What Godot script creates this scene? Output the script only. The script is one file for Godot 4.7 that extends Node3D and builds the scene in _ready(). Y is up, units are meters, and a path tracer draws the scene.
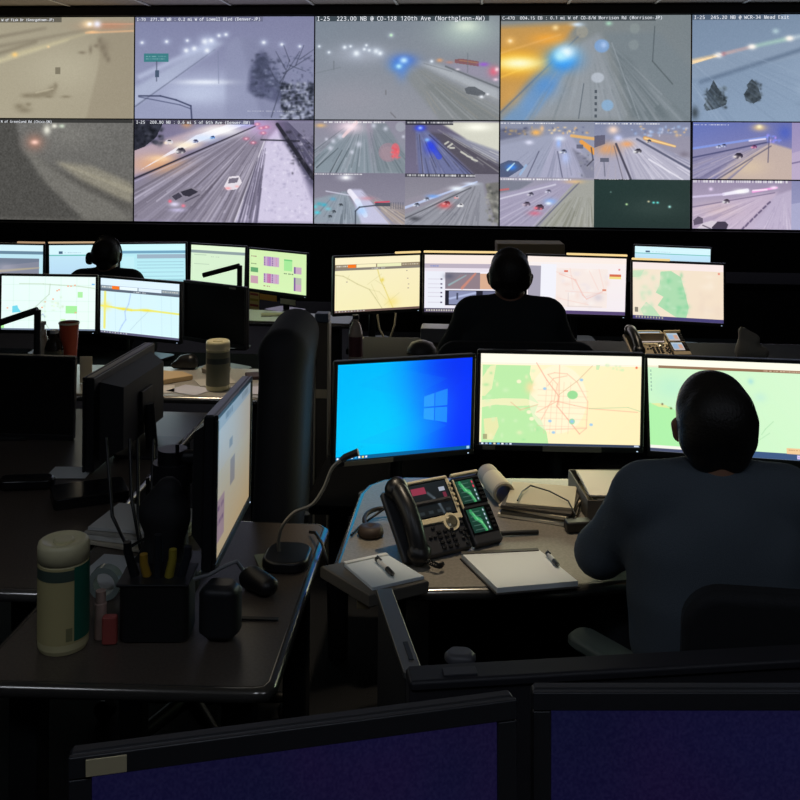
extends Node3D

# ---------------------------------------------------------------- mesh builder
class MB:
	var v := PackedVector3Array()
	var n := PackedVector3Array()
	var u := PackedVector2Array()
	var xf := Transform3D.IDENTITY
	func tri(a: Vector3, b: Vector3, c: Vector3, na: Vector3, nb: Vector3, nc: Vector3, ua := Vector2.ZERO, ub := Vector2.ZERO, uc := Vector2.ZERO) -> void:
		a = xf * a
		b = xf * b
		c = xf * c
		na = xf.basis * na
		nb = xf.basis * nb
		nc = xf.basis * nc
		if (b - a).cross(c - a).dot(na + nb + nc) > 0.0:
			v.append_array([a, c, b])
			n.append_array([na, nc, nb])
			u.append_array([ua, uc, ub])
		else:
			v.append_array([a, b, c])
			n.append_array([na, nb, nc])
			u.append_array([ua, ub, uc])
	func quad(a: Vector3, b: Vector3, c: Vector3, d: Vector3, na: Vector3, nb: Vector3, nc: Vector3, nd: Vector3) -> void:
		tri(a, b, c, na, nb, nc)
		tri(a, c, d, na, nc, nd)
	func flat(a: Vector3, b: Vector3, c: Vector3, d: Vector3, m: Vector3) -> void:
		quad(a, b, c, d, m, m, m, m)
	func pane(w: float, h: float, z: float, cx := 0.0, cy := 0.0) -> MB:   # a picture surface facing +z, uv from its top left
		var a := Vector3(cx - w / 2, cy + h / 2, z)
		var b := Vector3(cx + w / 2, cy + h / 2, z)
		var c := Vector3(cx + w / 2, cy - h / 2, z)
		var d := Vector3(cx - w / 2, cy - h / 2, z)
		var m := Vector3(0, 0, 1)
		tri(a, b, c, m, m, m, Vector2(0, 0), Vector2(1, 0), Vector2(1, 1))
		tri(a, c, d, m, m, m, Vector2(0, 0), Vector2(1, 1), Vector2(0, 1))
		return self
	func box(c: Vector3, size: Vector3, bev := 0.002, b := Basis.IDENTITY) -> MB:
		var keep := xf
		xf = xf * Transform3D(b, c)
		var h := size / 2.0
		bev = minf(bev, minf(h.x, minf(h.y, h.z)) * 0.9)
		var i := h - Vector3(bev, bev, bev)
		for ax in 3:
			var p := (ax + 1) % 3
			var q := (ax + 2) % 3
			for s in [-1.0, 1.0]:
				var m := Vector3.ZERO
				m[ax] = s
				var pts: Array[Vector3] = []
				for k in [[-1, -1], [1, -1], [1, 1], [-1, 1]]:
					var t := Vector3.ZERO
					t[ax] = s * h[ax]
					t[p] = k[0] * i[p]
					t[q] = k[1] * i[q]
					pts.append(t)
				flat(pts[0], pts[1], pts[2], pts[3], m)
			if bev > 0.0:
				for s in [-1.0, 1.0]:
					for r in [-1.0, 1.0]:
						var m1 := Vector3.ZERO
						var m2 := Vector3.ZERO
						m1[p] = s
						m2[q] = r
						var e: Array[Vector3] = []
						for k in [[0, -1], [0, 1], [1, 1], [1, -1]]:
							var t := Vector3.ZERO
							t[ax] = k[1] * i[ax]
							t[p] = s * (h[p] if k[0] == 0 else i[p])
							t[q] = r * (i[q] if k[0] == 0 else h[q])
							e.append(t)
						quad(e[0], e[1], e[2], e[3], m1, m1, m2, m2)
		if bev > 0.0:
			for sx in [-1.0, 1.0]:
				for sy in [-1.0, 1.0]:
					for sz in [-1.0, 1.0]:
						tri(Vector3(sx * h.x, sy * i.y, sz * i.z), Vector3(sx * i.x, sy * h.y, sz * i.z), Vector3(sx * i.x, sy * i.y, sz * h.z), Vector3(sx, 0, 0), Vector3(0, sy, 0), Vector3(0, 0, sz))
		xf = keep
		return self
	func tube(pts: Array, r0: float, r1 := -1.0, sides := 8) -> MB:
		if r1 < 0.0:
			r1 = r0
		var prev_ring: Array[Vector3] = []
		var prev_n: Array[Vector3] = []
		var side := Vector3.ZERO
		for i in pts.size():
			var d: Vector3 = (pts[mini(i + 1, pts.size() - 1)] - pts[maxi(i - 1, 0)]).normalized()
			if side == Vector3.ZERO:
				side = d.cross(Vector3.UP if absf(d.y) < 0.9 else Vector3.RIGHT).normalized()
			side = (side - d * side.dot(d)).normalized()
			var up := side.cross(d)
			var r := lerpf(r0, r1, float(i) / maxf(1.0, pts.size() - 1))
			var ring: Array[Vector3] = []
			var nn: Array[Vector3] = []
			for k in sides:
				var a := TAU * k / sides
				var o := side * cos(a) + up * sin(a)
				nn.append(o)
				ring.append(pts[i] + o * r)
			if i > 0:
				for k in sides:
					var j := (k + 1) % sides
					quad(prev_ring[k], prev_ring[j], ring[j], ring[k], prev_n[k], prev_n[j], nn[j], nn[k])
			if i == 0 or i == pts.size() - 1:
				var m := -d if i == 0 else d
				for k in sides:
					tri(pts[i], ring[k], ring[(k + 1) % sides], m, m, m)
			prev_ring = ring
			prev_n = nn
		return self
	func lathe(prof: Array, c := Vector3.ZERO, seg := 24, smooth := false) -> MB:   # prof: [radius, height] from bottom to top
		var nor: Array[Vector2] = []
		for i in prof.size() - 1:
			var e := Vector2(prof[i + 1][0] - prof[i][0], prof[i + 1][1] - prof[i][1])
			nor.append(Vector2(e.y, -e.x).normalized())
		for i in prof.size() - 1:
			var n0 := nor[i]
			var n1 := nor[i]
			if smooth:
				n0 = (nor[maxi(i - 1, 0)] + nor[i]).normalized()
				n1 = (nor[mini(i + 1, nor.size() - 1)] + nor[i]).normalized()
			for k in seg:
				var a := TAU * k / seg
				var b := TAU * (k + 1) / seg
				var da := Vector3(cos(a), 0, sin(a))
				var db := Vector3(cos(b), 0, sin(b))
				var y0 := Vector3(0, prof[i][1], 0) + c
				var y1 := Vector3(0, prof[i + 1][1], 0) + c
				var ua := Vector2(float(k) / seg, 1.0 - float(i) / (prof.size() - 1))
				var p0: Vector3 = y0 + da * prof[i][0]
				var p1: Vector3 = y0 + db * prof[i][0]
				var p2: Vector3 = y1 + db * prof[i + 1][0]
				var p3: Vector3 = y1 + da * prof[i + 1][0]
				quad(p0, p1, p2, p3, da * n0.x + Vector3(0, n0.y, 0), db * n0.x + Vector3(0, n0.y, 0), db * n1.x + Vector3(0, n1.y, 0), da * n1.x + Vector3(0, n1.y, 0))
		return self
	func prism(poly: PackedVector2Array, y0: float, y1: float, bev := 0.0) -> MB:   # poly in (x, z), extruded along y
		var m := poly.size()
		var area := 0.0
		for i in m:
			area += poly[i].cross(poly[(i + 1) % m])
		var s := 1.0 if area > 0 else -1.0
		var edge_n: Array[Vector2] = []
		for i in m:
			var e := (poly[(i + 1) % m] - poly[i]).normalized()
			edge_n.append(Vector2(e.y, -e.x) * s)
		var inset := PackedVector2Array()
		var vn: Array[Vector2] = []
		for i in m:
			var a := edge_n[(i + m - 1) % m]
			var b := edge_n[i]
			var bi := (a + b).normalized()
			vn.append(bi)
			inset.append(poly[i] - bi * bev / maxf(0.3, bi.dot(b)))
		var tris := Geometry2D.triangulate_polygon(inset)
		for i in range(0, tris.size(), 3):
			for top in [true, false]:
				var y := y1 if top else y0
				var nn := Vector3(0, 1.0 if top else -1.0, 0)
				var t: Array[Vector3] = []
				for k in 3:
					t.append(Vector3(inset[tris[i + k]].x, y, inset[tris[i + k]].y))
				tri(t[0], t[1], t[2], nn, nn, nn)
		for i in m:
			var j := (i + 1) % m
			var na := edge_n[i]
			var nb := edge_n[i]
			if vn[i].dot(edge_n[i]) > 0.93:
				na = vn[i]
			if vn[j].dot(edge_n[i]) > 0.93:
				nb = vn[j]
			var a3 := Vector3(na.x, 0, na.y)
			var b3 := Vector3(nb.x, 0, nb.y)
			var f := func(p: Vector2, y: float) -> Vector3: return Vector3(p.x, y, p.y)
			quad(f.call(poly[i], y0 + bev), f.call(poly[j], y0 + bev), f.call(poly[j], y1 - bev), f.call(poly[i], y1 - bev), a3, b3, b3, a3)
			if bev > 0.0:
				quad(f.call(poly[i], y1 - bev), f.call(poly[j], y1 - bev), f.call(inset[j], y1), f.call(inset[i], y1), a3, b3, Vector3.UP, Vector3.UP)
				quad(f.call(poly[i], y0 + bev), f.call(poly[j], y0 + bev), f.call(inset[j], y0), f.call(inset[i], y0), a3, b3, Vector3.DOWN, Vector3.DOWN)
		return self
	func mesh() -> ArrayMesh:
		var a := []
		a.resize(Mesh.ARRAY_MAX)
		a[Mesh.ARRAY_VERTEX] = v
		for i in n.size():
			n[i] = n[i].normalized()
		a[Mesh.ARRAY_NORMAL] = n
		a[Mesh.ARRAY_TEX_UV] = u
		var m := ArrayMesh.new()
		m.add_surface_from_arrays(Mesh.PRIMITIVE_TRIANGLES, a)
		return m

# ---------------------------------------------------------------- picture painter (what the screens show)
class Pic:
	var w: int
	var h: int
	var ox: float
	var oy: float
	var k: float
	var d := PackedFloat32Array()
	var c0x := 0
	var c0y := 0
	var c1x: int
	var c1y: int
	func _init(x0: float, y0: float, x1: float, y1: float, scale: float) -> void:
		ox = x0
		oy = y0
		k = scale
		w = int(round((x1 - x0) * k))
		h = int(round((y1 - y0) * k))
		d.resize(w * h * 3)
		c1x = w
		c1y = h
	func clip(x0: float, y0: float, x1: float, y1: float) -> void:
		c0x = clampi(int(round((x0 - ox) * k)), 0, w)
		c0y = clampi(int(round((y0 - oy) * k)), 0, h)
		c1x = clampi(int(round((x1 - ox) * k)), 0, w)
		c1y = clampi(int(round((y1 - oy) * k)), 0, h)
	func put(i: int, c: Color, a: float) -> void:
		d[i] += (c.r - d[i]) * a
		d[i + 1] += (c.g - d[i + 1]) * a
		d[i + 2] += (c.b - d[i + 2]) * a
	func grad(top: String, bottom: String, left := "", right := "") -> void:
		var a := Color(top)
		var b := Color(bottom)
		var l := Color(left if left else top)
		var r := Color(right if right else bottom)
		for y in range(c0y, c1y):
			var ty := float(y - c0y) / maxf(1, c1y - c0y - 1)
			for x in range(c0x, c1x):
				var tx := float(x - c0x) / maxf(1, c1x - c0x - 1)
				var c := a.lerp(b, ty)
				if left:
					c = c.lerp(l.lerp(r, tx), 0.5)
				put((y * w + x) * 3, c, 1.0)
	func poly(p: Array, hex: String, a := 1.0) -> void:   # flat list x, y, x, y ...
		var c := Color(hex)
		var m := p.size() / 2
		var lo := 1e9
		var hi := -1e9
		for i in m:
			lo = minf(lo, p[i * 2 + 1])
			hi = maxf(hi, p[i * 2 + 1])
		for y in range(maxi(c0y, int(floor((lo - oy) * k))), mini(c1y, int(ceil((hi - oy) * k)))):
			var yy := oy + (y + 0.5) / k
			var xs: Array[float] = []
			for i in m:
				var j := (i + 1) % m
				var ya: float = p[i * 2 + 1]
				var yb: float = p[j * 2 + 1]
				if (ya <= yy) != (yb <= yy):
					xs.append(p[i * 2] + (yy - ya) / (yb - ya) * (p[j * 2] - p[i * 2]))
			xs.sort()
			for q in range(0, xs.size() - 1, 2):
				for x in range(maxi(c0x, int(round((xs[q] - ox) * k))), mini(c1x, int(round((xs[q + 1] - ox) * k)))):
					put((y * w + x) * 3, c, a)
	func blur(r: int) -> void:   # softens what has been painted inside the clip so far
		for pass_ in 2:
			var lines := (c1y - c0y) if pass_ == 0 else (c1x - c0x)
			var n := (c1x - c0x) if pass_ == 0 else (c1y - c0y)
			var step := 3 if pass_ == 0 else w * 3
			for l in lines:
				var start := ((c0y + l) * w + c0x) * 3 if pass_ == 0 else (c0y * w + c0x + l) * 3
				for ch in 3:
					var src := PackedFloat32Array()
					src.resize(n)
					for i in n:
						src[i] = d[start + i * step + ch]
					var s := 0.0
					for i in range(-r, r + 1):
						s += src[clampi(i, 0, n - 1)]
					for i in n:
						d[start + i * step + ch] = s / (2 * r + 1)
						s += src[mini(i + r + 1, n - 1)] - src[maxi(i - r, 0)]
	func rect(x0: float, y0: float, x1: float, y1: float, hex: String, a := 1.0) -> void:
		poly([x0, y0, x1, y0, x1, y1, x0, y1], hex, a)
	func line(xa: float, ya: float, xb: float, yb: float, wd: float, hex: String, a := 1.0, wd2 := -1.0) -> void:
		if wd2 < 0.0:
			wd2 = wd
		var c := Color(hex)
		var p := Vector2(xa, ya)
		var e := Vector2(xb, yb) - p
		var l2 := maxf(e.length_squared(), 1e-6)
		var r := maxf(wd, wd2) / 2 + 0.6
		for y in range(maxi(c0y, int((minf(ya, yb) - r - oy) * k)), mini(c1y, int((maxf(ya, yb) + r - oy) * k) + 1)):
			for x in range(maxi(c0x, int((minf(xa, xb) - r - ox) * k)), mini(c1x, int((maxf(xa, xb) + r - ox) * k) + 1)):
				var t := Vector2(ox + (x + 0.5) / k, oy + (y + 0.5) / k) - p
				var hh := clampf(t.dot(e) / l2, 0, 1)
				var dd := (t - e * hh).length() - lerpf(wd, wd2, hh) / 2
				if dd < 0.5:
					put((y * w + x) * 3, c, a * clampf(0.5 - dd, 0, 1))
	func path(p: Array, wd: float, hex: String, a := 1.0) -> void:
		for i in range(0, p.size() - 2, 2):
			line(p[i], p[i + 1], p[i + 2], p[i + 3], wd, hex, a)
	func blob(x0: float, y0: float, rx: float, ry: float, hex: String, a := 1.0) -> void:   # soft spot
		var c := Color(hex)
		for y in range(maxi(c0y, int((y0 - ry * 2.4 - oy) * k)), mini(c1y, int((y0 + ry * 2.4 - oy) * k) + 1)):
			var dy := (oy + (y + 0.5) / k - y0) / ry
			for x in range(maxi(c0x, int((x0 - rx * 2.4 - ox) * k)), mini(c1x, int((x0 + rx * 2.4 - ox) * k) + 1)):
				var dx := (ox + (x + 0.5) / k - x0) / rx
				var g := exp(-(dx * dx + dy * dy))
				if g > 0.004:
					put((y * w + x) * 3, c, a * g)
	func disc(x0: float, y0: float, rx: float, ry: float, hex: String, a := 1.0) -> void:
		var c := Color(hex)
		for y in range(maxi(c0y, int((y0 - ry - 1 - oy) * k)), mini(c1y, int((y0 + ry + 1 - oy) * k) + 1)):
			for x in range(maxi(c0x, int((x0 - rx - 1 - ox) * k)), mini(c1x, int((x0 + rx + 1 - ox) * k) + 1)):
				var dd := (Vector2((ox + (x + 0.5) / k - x0) / rx, (oy + (y + 0.5) / k - y0) / ry).length() - 1.0) * minf(rx, ry)
				if dd < 0.5:
					put((y * w + x) * 3, c, a * clampf(0.5 - dd, 0, 1))
	func speckle(x0: float, y0: float, x1: float, y1: float, count: int, r: float, hexes: Array, a: float, seed_: int) -> void:
		var g := RandomNumberGenerator.new()
		g.seed = seed_
		for i in count:
			blob(g.randf_range(x0, x1), g.randf_range(y0, y1), r * g.randf_range(0.5, 1.5), r * g.randf_range(0.5, 1.3), hexes[g.randi() % hexes.size()], a)
	func fan(vx: float, vy: float, x0: float, x1: float, yb: float, count: int, hexes: Array, a: float, wd: float, seed_: int, from := 0.15) -> void:   # wheel tracks and lane lines running to a vanishing point
		var g := RandomNumberGenerator.new()
		g.seed = seed_
		for i in count:
			var x := g.randf_range(x0, x1)
			var s := g.randf_range(from, 0.7)
			var e := minf(1.0, s + g.randf_range(0.2, 0.6))
			line(lerpf(vx, x, s), lerpf(vy, yb, s), lerpf(vx, x, e), lerpf(vy, yb, e), wd * s, hexes[g.randi() % hexes.size()], a * g.randf_range(0.4, 1.0), wd * e)
	func car(x: float, y: float, s: float, body: String, lamp: String, side := 1.0) -> void:
		poly([x - 2 * s, y + 0.6 * s, x - 1.7 * s, y - 0.4 * s, x - 0.8 * s, y - 1.2 * s, x + 0.9 * s, y - 1.3 * s, x + 1.8 * s, y - 0.5 * s, x + 1.9 * s, y + 0.4 * s, x + 1.2 * s, y + 0.9 * s, x - 1.4 * s, y + 1.1 * s], body, 0.95)
		poly([x - 0.9 * s, y - 0.4 * s, x - 0.5 * s, y - 1.0 * s, x + 0.8 * s, y - 1.1 * s, x + 1.1 * s, y - 0.5 * s], "2a2832", 0.8)
		blob(x - side * 1.5 * s, y + 0.35 * s, 0.9 * s, 0.6 * s, lamp, 0.95)
		blob(x + side * 0.6 * s, y + 0.65 * s, 0.6 * s, 0.45 * s, lamp, 0.8)
	func grain(amount: float, seed_: int) -> void:
		var g := RandomNumberGenerator.new()
		g.seed = seed_
		for i in w * h:
			var q := g.randf_range(-amount, amount)
			for j in 3:
				d[i * 3 + j] = clampf(d[i * 3 + j] + q, 0, 1)
	func dashes(x0: float, y: float, x1: float, tall: float, seed_: int, hex := "ffffff", a := 0.85) -> void:   # lettering too small to read
		var g := RandomNumberGenerator.new()
		g.seed = seed_
		var x := x0
		while x < x1:
			var l := g.randf_range(1.0, 2.4)
			rect(x, y - tall / 2, x + l, y + tall / 2, hex, a * g.randf_range(0.5, 1.0))
			x += l + (g.randf_range(0.3, 0.7) if g.randf() < 0.75 else 1.8)
	func mean() -> Color:   # mean in linear light
		var s := Color(0, 0, 0)
		var m := 0
		for i in range(0, w * h, 7):
			s += Color(d[i * 3], d[i * 3 + 1], d[i * 3 + 2]).srgb_to_linear()
			m += 1
		return Color(s.r / m, s.g / m, s.b / m)
	func tex() -> ImageTexture:
		var b := PackedByteArray()
		b.resize(w * h * 3)
		for i in w * h * 3:
			b[i] = clampi(int(d[i] * 255.0 + 0.5), 0, 255)
		return ImageTexture.create_from_image(Image.create_from_data(w, h, false, Image.FORMAT_RGB8, b))

# ---------------------------------------------------------------- naming, materials
var counts := {}
var mats := {}

func numbered(called: String) -> String:
	counts[called] = counts.get(called, -1) + 1
	return called if counts[called] == 0 else "%s_%03d" % [called, counts[called]]

func thing(called: String, label: String, category: String, at := Vector3.ZERO, turn := 0.0, group := "") -> Node3D:
	var o := Node3D.new()
	o.name = numbered(called)
	add_child(o, true)
	o.position = at
	o.rotation.y = turn
	o.set_meta("label", label)
	o.set_meta("category", category)
	if group:
		o.set_meta("group", group)
	return o

func part(parent: Node, called: String, mb: MB, m: Material, label := "") -> MeshInstance3D:
	var o := MeshInstance3D.new()
	o.name = called
	o.mesh = mb.mesh()
	o.material_override = m
	o.cast_shadow = GeometryInstance3D.SHADOW_CASTING_SETTING_ON
	parent.add_child(o, true)
	if label:
		o.set_meta("label", label)
	return o

func one(called: String, label: String, category: String, mb: MB, m: Material, at := Vector3.ZERO, turn := 0.0, group := "") -> MeshInstance3D:
	var o := part(self, numbered(called), mb, m, label)
	o.position = at
	o.rotation.y = turn
	o.set_meta("category", category)
	if group:
		o.set_meta("group", group)
	return o

func structure(called: String, mb: MB, m: Material) -> MeshInstance3D:
	var o := part(self, called, mb, m)
	o.set_meta("kind", "structure")
	return o

func mat(hex: String, rough := 0.6, metal := 0.0, spec := 0.5) -> StandardMaterial3D:
	var key := "%s %s %s %s" % [hex, rough, metal, spec]
	if not mats.has(key):
		var m := StandardMaterial3D.new()
		m.albedo_color = Color(hex)
		m.roughness = rough
		m.metallic = metal
		m.metallic_specular = spec
		mats[key] = m
	return mats[key]

func grained(hex_a: String, hex_b: String, rough: float, freq: float, scale: float, seed_: int, bump := 0.0) -> StandardMaterial3D:
	var key := "g %s %s %s %s %s" % [hex_a, hex_b, rough, freq, scale]
	if mats.has(key):
		return mats[key]
	var m := StandardMaterial3D.new()
	var f := FastNoiseLite.new()
	f.seed = seed_
	f.noise_type = FastNoiseLite.TYPE_SIMPLEX
	f.frequency = freq
	f.fractal_octaves = 4
	var t := NoiseTexture2D.new()
	t.width = 256
	t.height = 256
	t.seamless = true
	t.noise = f
	var g := Gradient.new()
	g.set_color(0, Color(hex_a))
	g.set_color(1, Color(hex_b))
	g.set_offset(0, 0.25)
	g.set_offset(1, 0.75)
	t.color_ramp = g
	m.albedo_texture = t
	m.uv1_triplanar = true
	m.uv1_world_triplanar = true
	m.uv1_scale = Vector3.ONE * scale
	m.roughness = rough
	if bump > 0.0:
		var nt := NoiseTexture2D.new()
		nt.width = 256
		nt.height = 256
		nt.seamless = true
		nt.noise = f
		nt.as_normal_map = true
		nt.bump_strength = 4.0
		m.normal_enabled = true
		m.normal_texture = nt
		m.normal_scale = bump
	mats[key] = m
	return m

func glow(tex: Texture2D, energy: float) -> StandardMaterial3D:
	var m := StandardMaterial3D.new()
	m.albedo_color = Color("0a0a0c")
	m.roughness = 0.35
	m.metallic_specular = 0.4
	m.emission_enabled = true
	m.emission_texture = tex
	m.emission_energy_multiplier = energy
	return m

func shine(hex: String, energy: float) -> StandardMaterial3D:
	var m := StandardMaterial3D.new()
	m.albedo_color = Color(hex)
	m.emission_enabled = true
	m.emission = Color(hex)
	m.emission_energy_multiplier = energy
	return m

func rrect(w: float, d: float, r: float, seg := 5, cx := 0.0, cy := 0.0) -> PackedVector2Array:
	var p := PackedVector2Array()
	for q in [[1, 1, 0], [-1, 1, 1], [-1, -1, 2], [1, -1, 3]]:
		for i in seg + 1:
			var a: float = PI / 2 * (q[2] + float(i) / seg)
			p.append(Vector2(cx + q[0] * (w / 2 - r) + cos(a) * r, cy + q[1] * (d / 2 - r) + sin(a) * r))
	return p

const UPRIGHT := Basis(Vector3(1, 0, 0), Vector3(0, 0, 1), Vector3(0, 1, 0))   # prism axes: (x, y, z) -> (x, z, y): stands a slab upright, its thickness along z

func screen_light(parent: Node3D, p: Pic, w: float, h: float, at: Vector3, strength: float) -> void:
	var c := p.mean()
	var top := maxf(c.r, maxf(c.g, c.b))
	if top < 0.01:
		return
	var l := AreaLight3D.new()
	l.name = "screen_light"
	l.area_size = Vector2(w, h)
	l.area_normalize_energy = false
	l.light_color = Color(c.r / top, c.g / top, c.b / top).linear_to_srgb()
	l.light_energy = strength * top / PI
	l.shadow_enabled = true
	l.area_range = 30.0
	l.area_attenuation = 2.0
	l.position = at
	l.rotation.y = PI      # shines along its -z; the screen faces +z
	parent.add_child(l, true)

# ---------------------------------------------------------------- what the ten panels of the video wall show
func wall_picture(col: int, row: int) -> Pic:
	var xs := [-52.0, 134.0, 314.0, 499.5, 691.0, 889.0]
	var ys := [17.0, 120.0, 225.0]
	var p := Pic.new(xs[col], ys[row], xs[col + 1], ys[row + 1], 2.5 if row == 1 and col > 1 else 2.0)
	match [col, row]:
		[0, 0]:
			p.grad("a29a86", "b1a993", "aea68d", "9c937f")
			p.blob(60, 70, 44, 26, "bbb49d", 0.7)
			p.line(-52, 44, 40, 28, 4, "857c6b", 0.8, 2)
			p.line(-52, 54, 90, 29, 5, "8a816f", 0.7, 2)
			p.line(-52, 66, 30, 42, 5, "7f7664", 0.6, 3)
			p.line(-52, 74, 64, 40, 6, "cbc2a0", 0.8, 2)
			p.line(0, 56, 90, 32, 3, "c6bc98", 0.6, 1.5)
			p.poly([100, 34, 133, 30, 133, 120, 84, 120, 96, 70], "978d79", 0.6)
			p.blob(108, 26, 26, 4, "c08a6e", 0.8)
			p.blur(3)
			p.line(83, 33, 133, 31, 2.0, "e2b68c", 0.7)
			p.line(100, 24, 133, 24, 1.2, "e0a285", 0.6)
			p.blob(103, 46, 6, 7, "8d8371", 0.6)
			for q in [[98, 41, 3, 4], [101, 48, 3.6, 4], [104, 55, 3, 4], [94, 46, 3, 2], [88, 50, 2, 4], [79, 53, 4, 1.6], [107, 60, 2.4, 3]]:
				p.blob(q[0], q[1], q[2], q[3], "7d7362", 0.75)
			for q in [[20, 97, 6, 2.4], [30, 97, 8, 2.6], [40, 95, 8, 3], [47, 91, 4, 4], [51, 87, 2.4, 3.4], [44, 98, 4, 1.4], [62, 98, 5, 1.4], [12, 108, 5, 3], [18, 112, 7, 3], [22, 106, 3, 2]]:
				p.blob(q[0], q[1], q[2], q[3], "7d735f", 0.65)
			p.line(30, 94, 48, 90, 1.6, "c6bda4", 0.5)
			p.rect(50.5, 68, 56, 75, "77705f", 0.85)
			p.blob(86, 24, 7, 4, "ffe0b0", 0.9)
			p.blob(95, 24, 4, 3.4, "f4f2ff", 1.0)
			p.blob(7, 55, 3, 2.4, "ffd080", 0.9)
			p.blob(43, 47, 1.6, 1.4, "ffd8a0", 0.7)
			p.blob(87, 24, 2.6, 2.0, "ffffff", 1.0)
			p.blob(90, 32, 6, 1.4, "ffc890", 0.8)
			p.rect(-52, 17, 57, 22, "4c4a44", 0.7)
		[0, 1]:
			p.grad("6f6e6b", "666460")
			p.poly([-52, 120, 8, 120, 14, 150, 34, 178, 80, 224, -52, 224], "4d4c49", 0.9)
			p.poly([14, 146, 44, 166, 96, 196, 133, 224, 84, 224, 40, 186], "77756f", 0.8)
			p.poly([50, 164, 90, 168, 133, 186, 133, 206, 90, 190], "938e7f", 0.9)
			p.poly([30, 160, 56, 172, 100, 192, 133, 208, 133, 216, 80, 192], "585652", 0.8)
			p.blob(70, 136, 30, 16, "85837d", 0.6)
			p.blob(110, 150, 30, 20, "6c6b68", 0.5)
			p.blur(5)
			p.line(58, 166, 133, 194, 2, "a8a28e", 0.5, 5)
			p.blur(2)
			p.grain(0.09, 4)
			p.blur(1)
			p.blob(29, 144, 9, 8, "b38270", 0.8)
			p.blob(29, 144, 4, 2.4, "ffd2c2", 1.0)
			p.blob(42, 131, 4, 5, "e8e6d8", 1.0)
			p.blob(50, 127, 3, 2.4, "f5f3e4", 0.9)
			p.blob(58, 127, 3, 2, "d8e6d0", 0.9)
			p.rect(-52, 120, 133, 123.6, "2c2c2b", 0.8)
		[1, 0]:
			p.grad("73759a", "a4aac8", "8f95b4", "8b8da8")
			p.blob(205, 90, 44, 16, "c2cbe6", 0.8)
			p.poly([134, 108, 134, 88, 214, 42, 226, 42], "bac4dc", 0.6)
			p.line(138, 78, 214, 42, 4, "d3ddf5", 0.6, 4)
			p.poly([226, 44, 236, 38, 246, 38, 268, 119, 226, 119], "8f94b2", 0.7)
			p.poly([240, 38, 262, 40, 290, 60, 314, 66, 314, 119, 262, 119], "8286a4", 0.7)
			p.poly([248, 92, 250, 72, 262, 50, 272, 70, 286, 92, 280, 104, 262, 98], "565a78", 0.9)
			p.blur(5)
			p.line(134, 108, 176, 78, 1.6, "6f7690", 0.8, 1)
			p.line(176, 78, 215, 50, 1.2, "6f7690", 0.7, 0.8)
			p.blob(205, 83, 24, 2.6, "eef4ff", 0.85)
			p.blob(195, 97, 26, 8, "c8d2ea", 0.5)
			for q in [[186, 51, 2.4], [194, 49, 2.4], [205, 42, 3.2], [211, 41, 2.4], [219, 36, 1.6], [226, 35, 1.6], [166, 42, 1.6], [141, 43, 1.4], [187, 41, 1.4], [264, 43, 1.8], [207, 51, 2.4], [282, 45, 1.4], [300, 47, 1.2]]:
				p.blob(q[0], q[1], q[2] * 2.4, q[2] * 2, "c4d0ee", 0.5)
				p.blob(q[0], q[1], q[2], q[2] * 0.9, "f4f9ff", 0.95)
			p.rect(143, 54, 168, 62.5, "3f7f86")
			p.dashes(145, 57, 166, 0.9, 131, "9cc8cc", 0.6)
			p.dashes(145, 59.6, 164, 0.9, 132, "9cc8cc", 0.6)
			p.line(156, 62, 156, 82, 0.8, "4a5068")
			p.rect(154.6, 71, 158.4, 78, "4a5a72")
			p.line(218, 52, 219, 84, 0.8, "7c84a0", 0.7)
			p.speckle(252, 60, 280, 98, 130, 2.0, ["3d4258", "4a4f68", "6f7592"], 0.55, 3)
			p.speckle(256, 54, 268, 84, 60, 2.0, ["3d4258", "4a4f68"], 0.5, 6)
			p.speckle(266, 56, 314, 90, 90, 1.3, ["4a4f68", "5d6380", "8d93b0"], 0.6, 9)
			for q in [[272, 118, 290, 60], [280, 84, 300, 52], [284, 74, 312, 56], [276, 80, 268, 66], [290, 62, 284, 46], [286, 70, 276, 52], [296, 66, 304, 46], [300, 60, 314, 50], [290, 66, 306, 72]]:
				p.line(q[0], q[1], q[2], q[3], 1.1, "43485c", 0.75, 0.5)
			p.speckle(282, 84, 314, 120, 300, 1.7, ["20242e", "2a2f3b", "8d93ac", "3a3f4e", "c0c6da"], 0.7, 5)
			p.path([138, 97, 160, 97, 176, 101, 191, 107, 192, 120], 1.4, "3c4260", 0.95)
			p.path([138, 98, 180, 106, 191, 110], 0.9, "4a5070", 0.9)
			p.dashes(248, 112, 300, 0.7, 133, "ffffff", 0.4)
			p.rect(134, 17, 263, 22, "5a5c70", 0.5)
		[1, 1]:
			p.grad("6a6484", "9c96b0", "8f88a4", "a49ebc")
			p.poly([134, 186, 240, 132, 262, 121, 280, 121, 250, 224, 134, 224], "8a8496", 1)
			p.poly([134, 178, 200, 146, 250, 121, 225, 121, 134, 150], "b8a4b0", 1)
			p.poly([236, 224, 266, 142, 278, 128, 290, 138, 314, 205, 314, 224], "d6cfe8", 0.95)
			p.poly([276, 121, 314, 121, 314, 190, 296, 160, 282, 138], "56546c", 0.95)
			p.blob(262, 128, 18, 10, "cfa8e0", 0.7)
			p.blob(158, 166, 26, 9, "f0b078", 0.75)
			p.blur(4)
			p.fan(276, 112, 60, 250, 236, 120, ["b8b2c6", "c8c2d4", "67616f", "726c7c", "a09aae"], 0.55, 2.4, 71)
			p.fan(276, 112, 160, 236, 236, 50, ["5c5666", "d0cada"], 0.5, 1.8, 72)
			p.poly([140, 172, 170, 156, 206, 140, 256, 121, 238, 121, 196, 136], "f4f2ff", 0.9)
			p.blob(222, 131, 22, 6, "ffffff", 0.95)
			p.blob(204, 139, 14, 4, "d8e8ff", 0.9)
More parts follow.
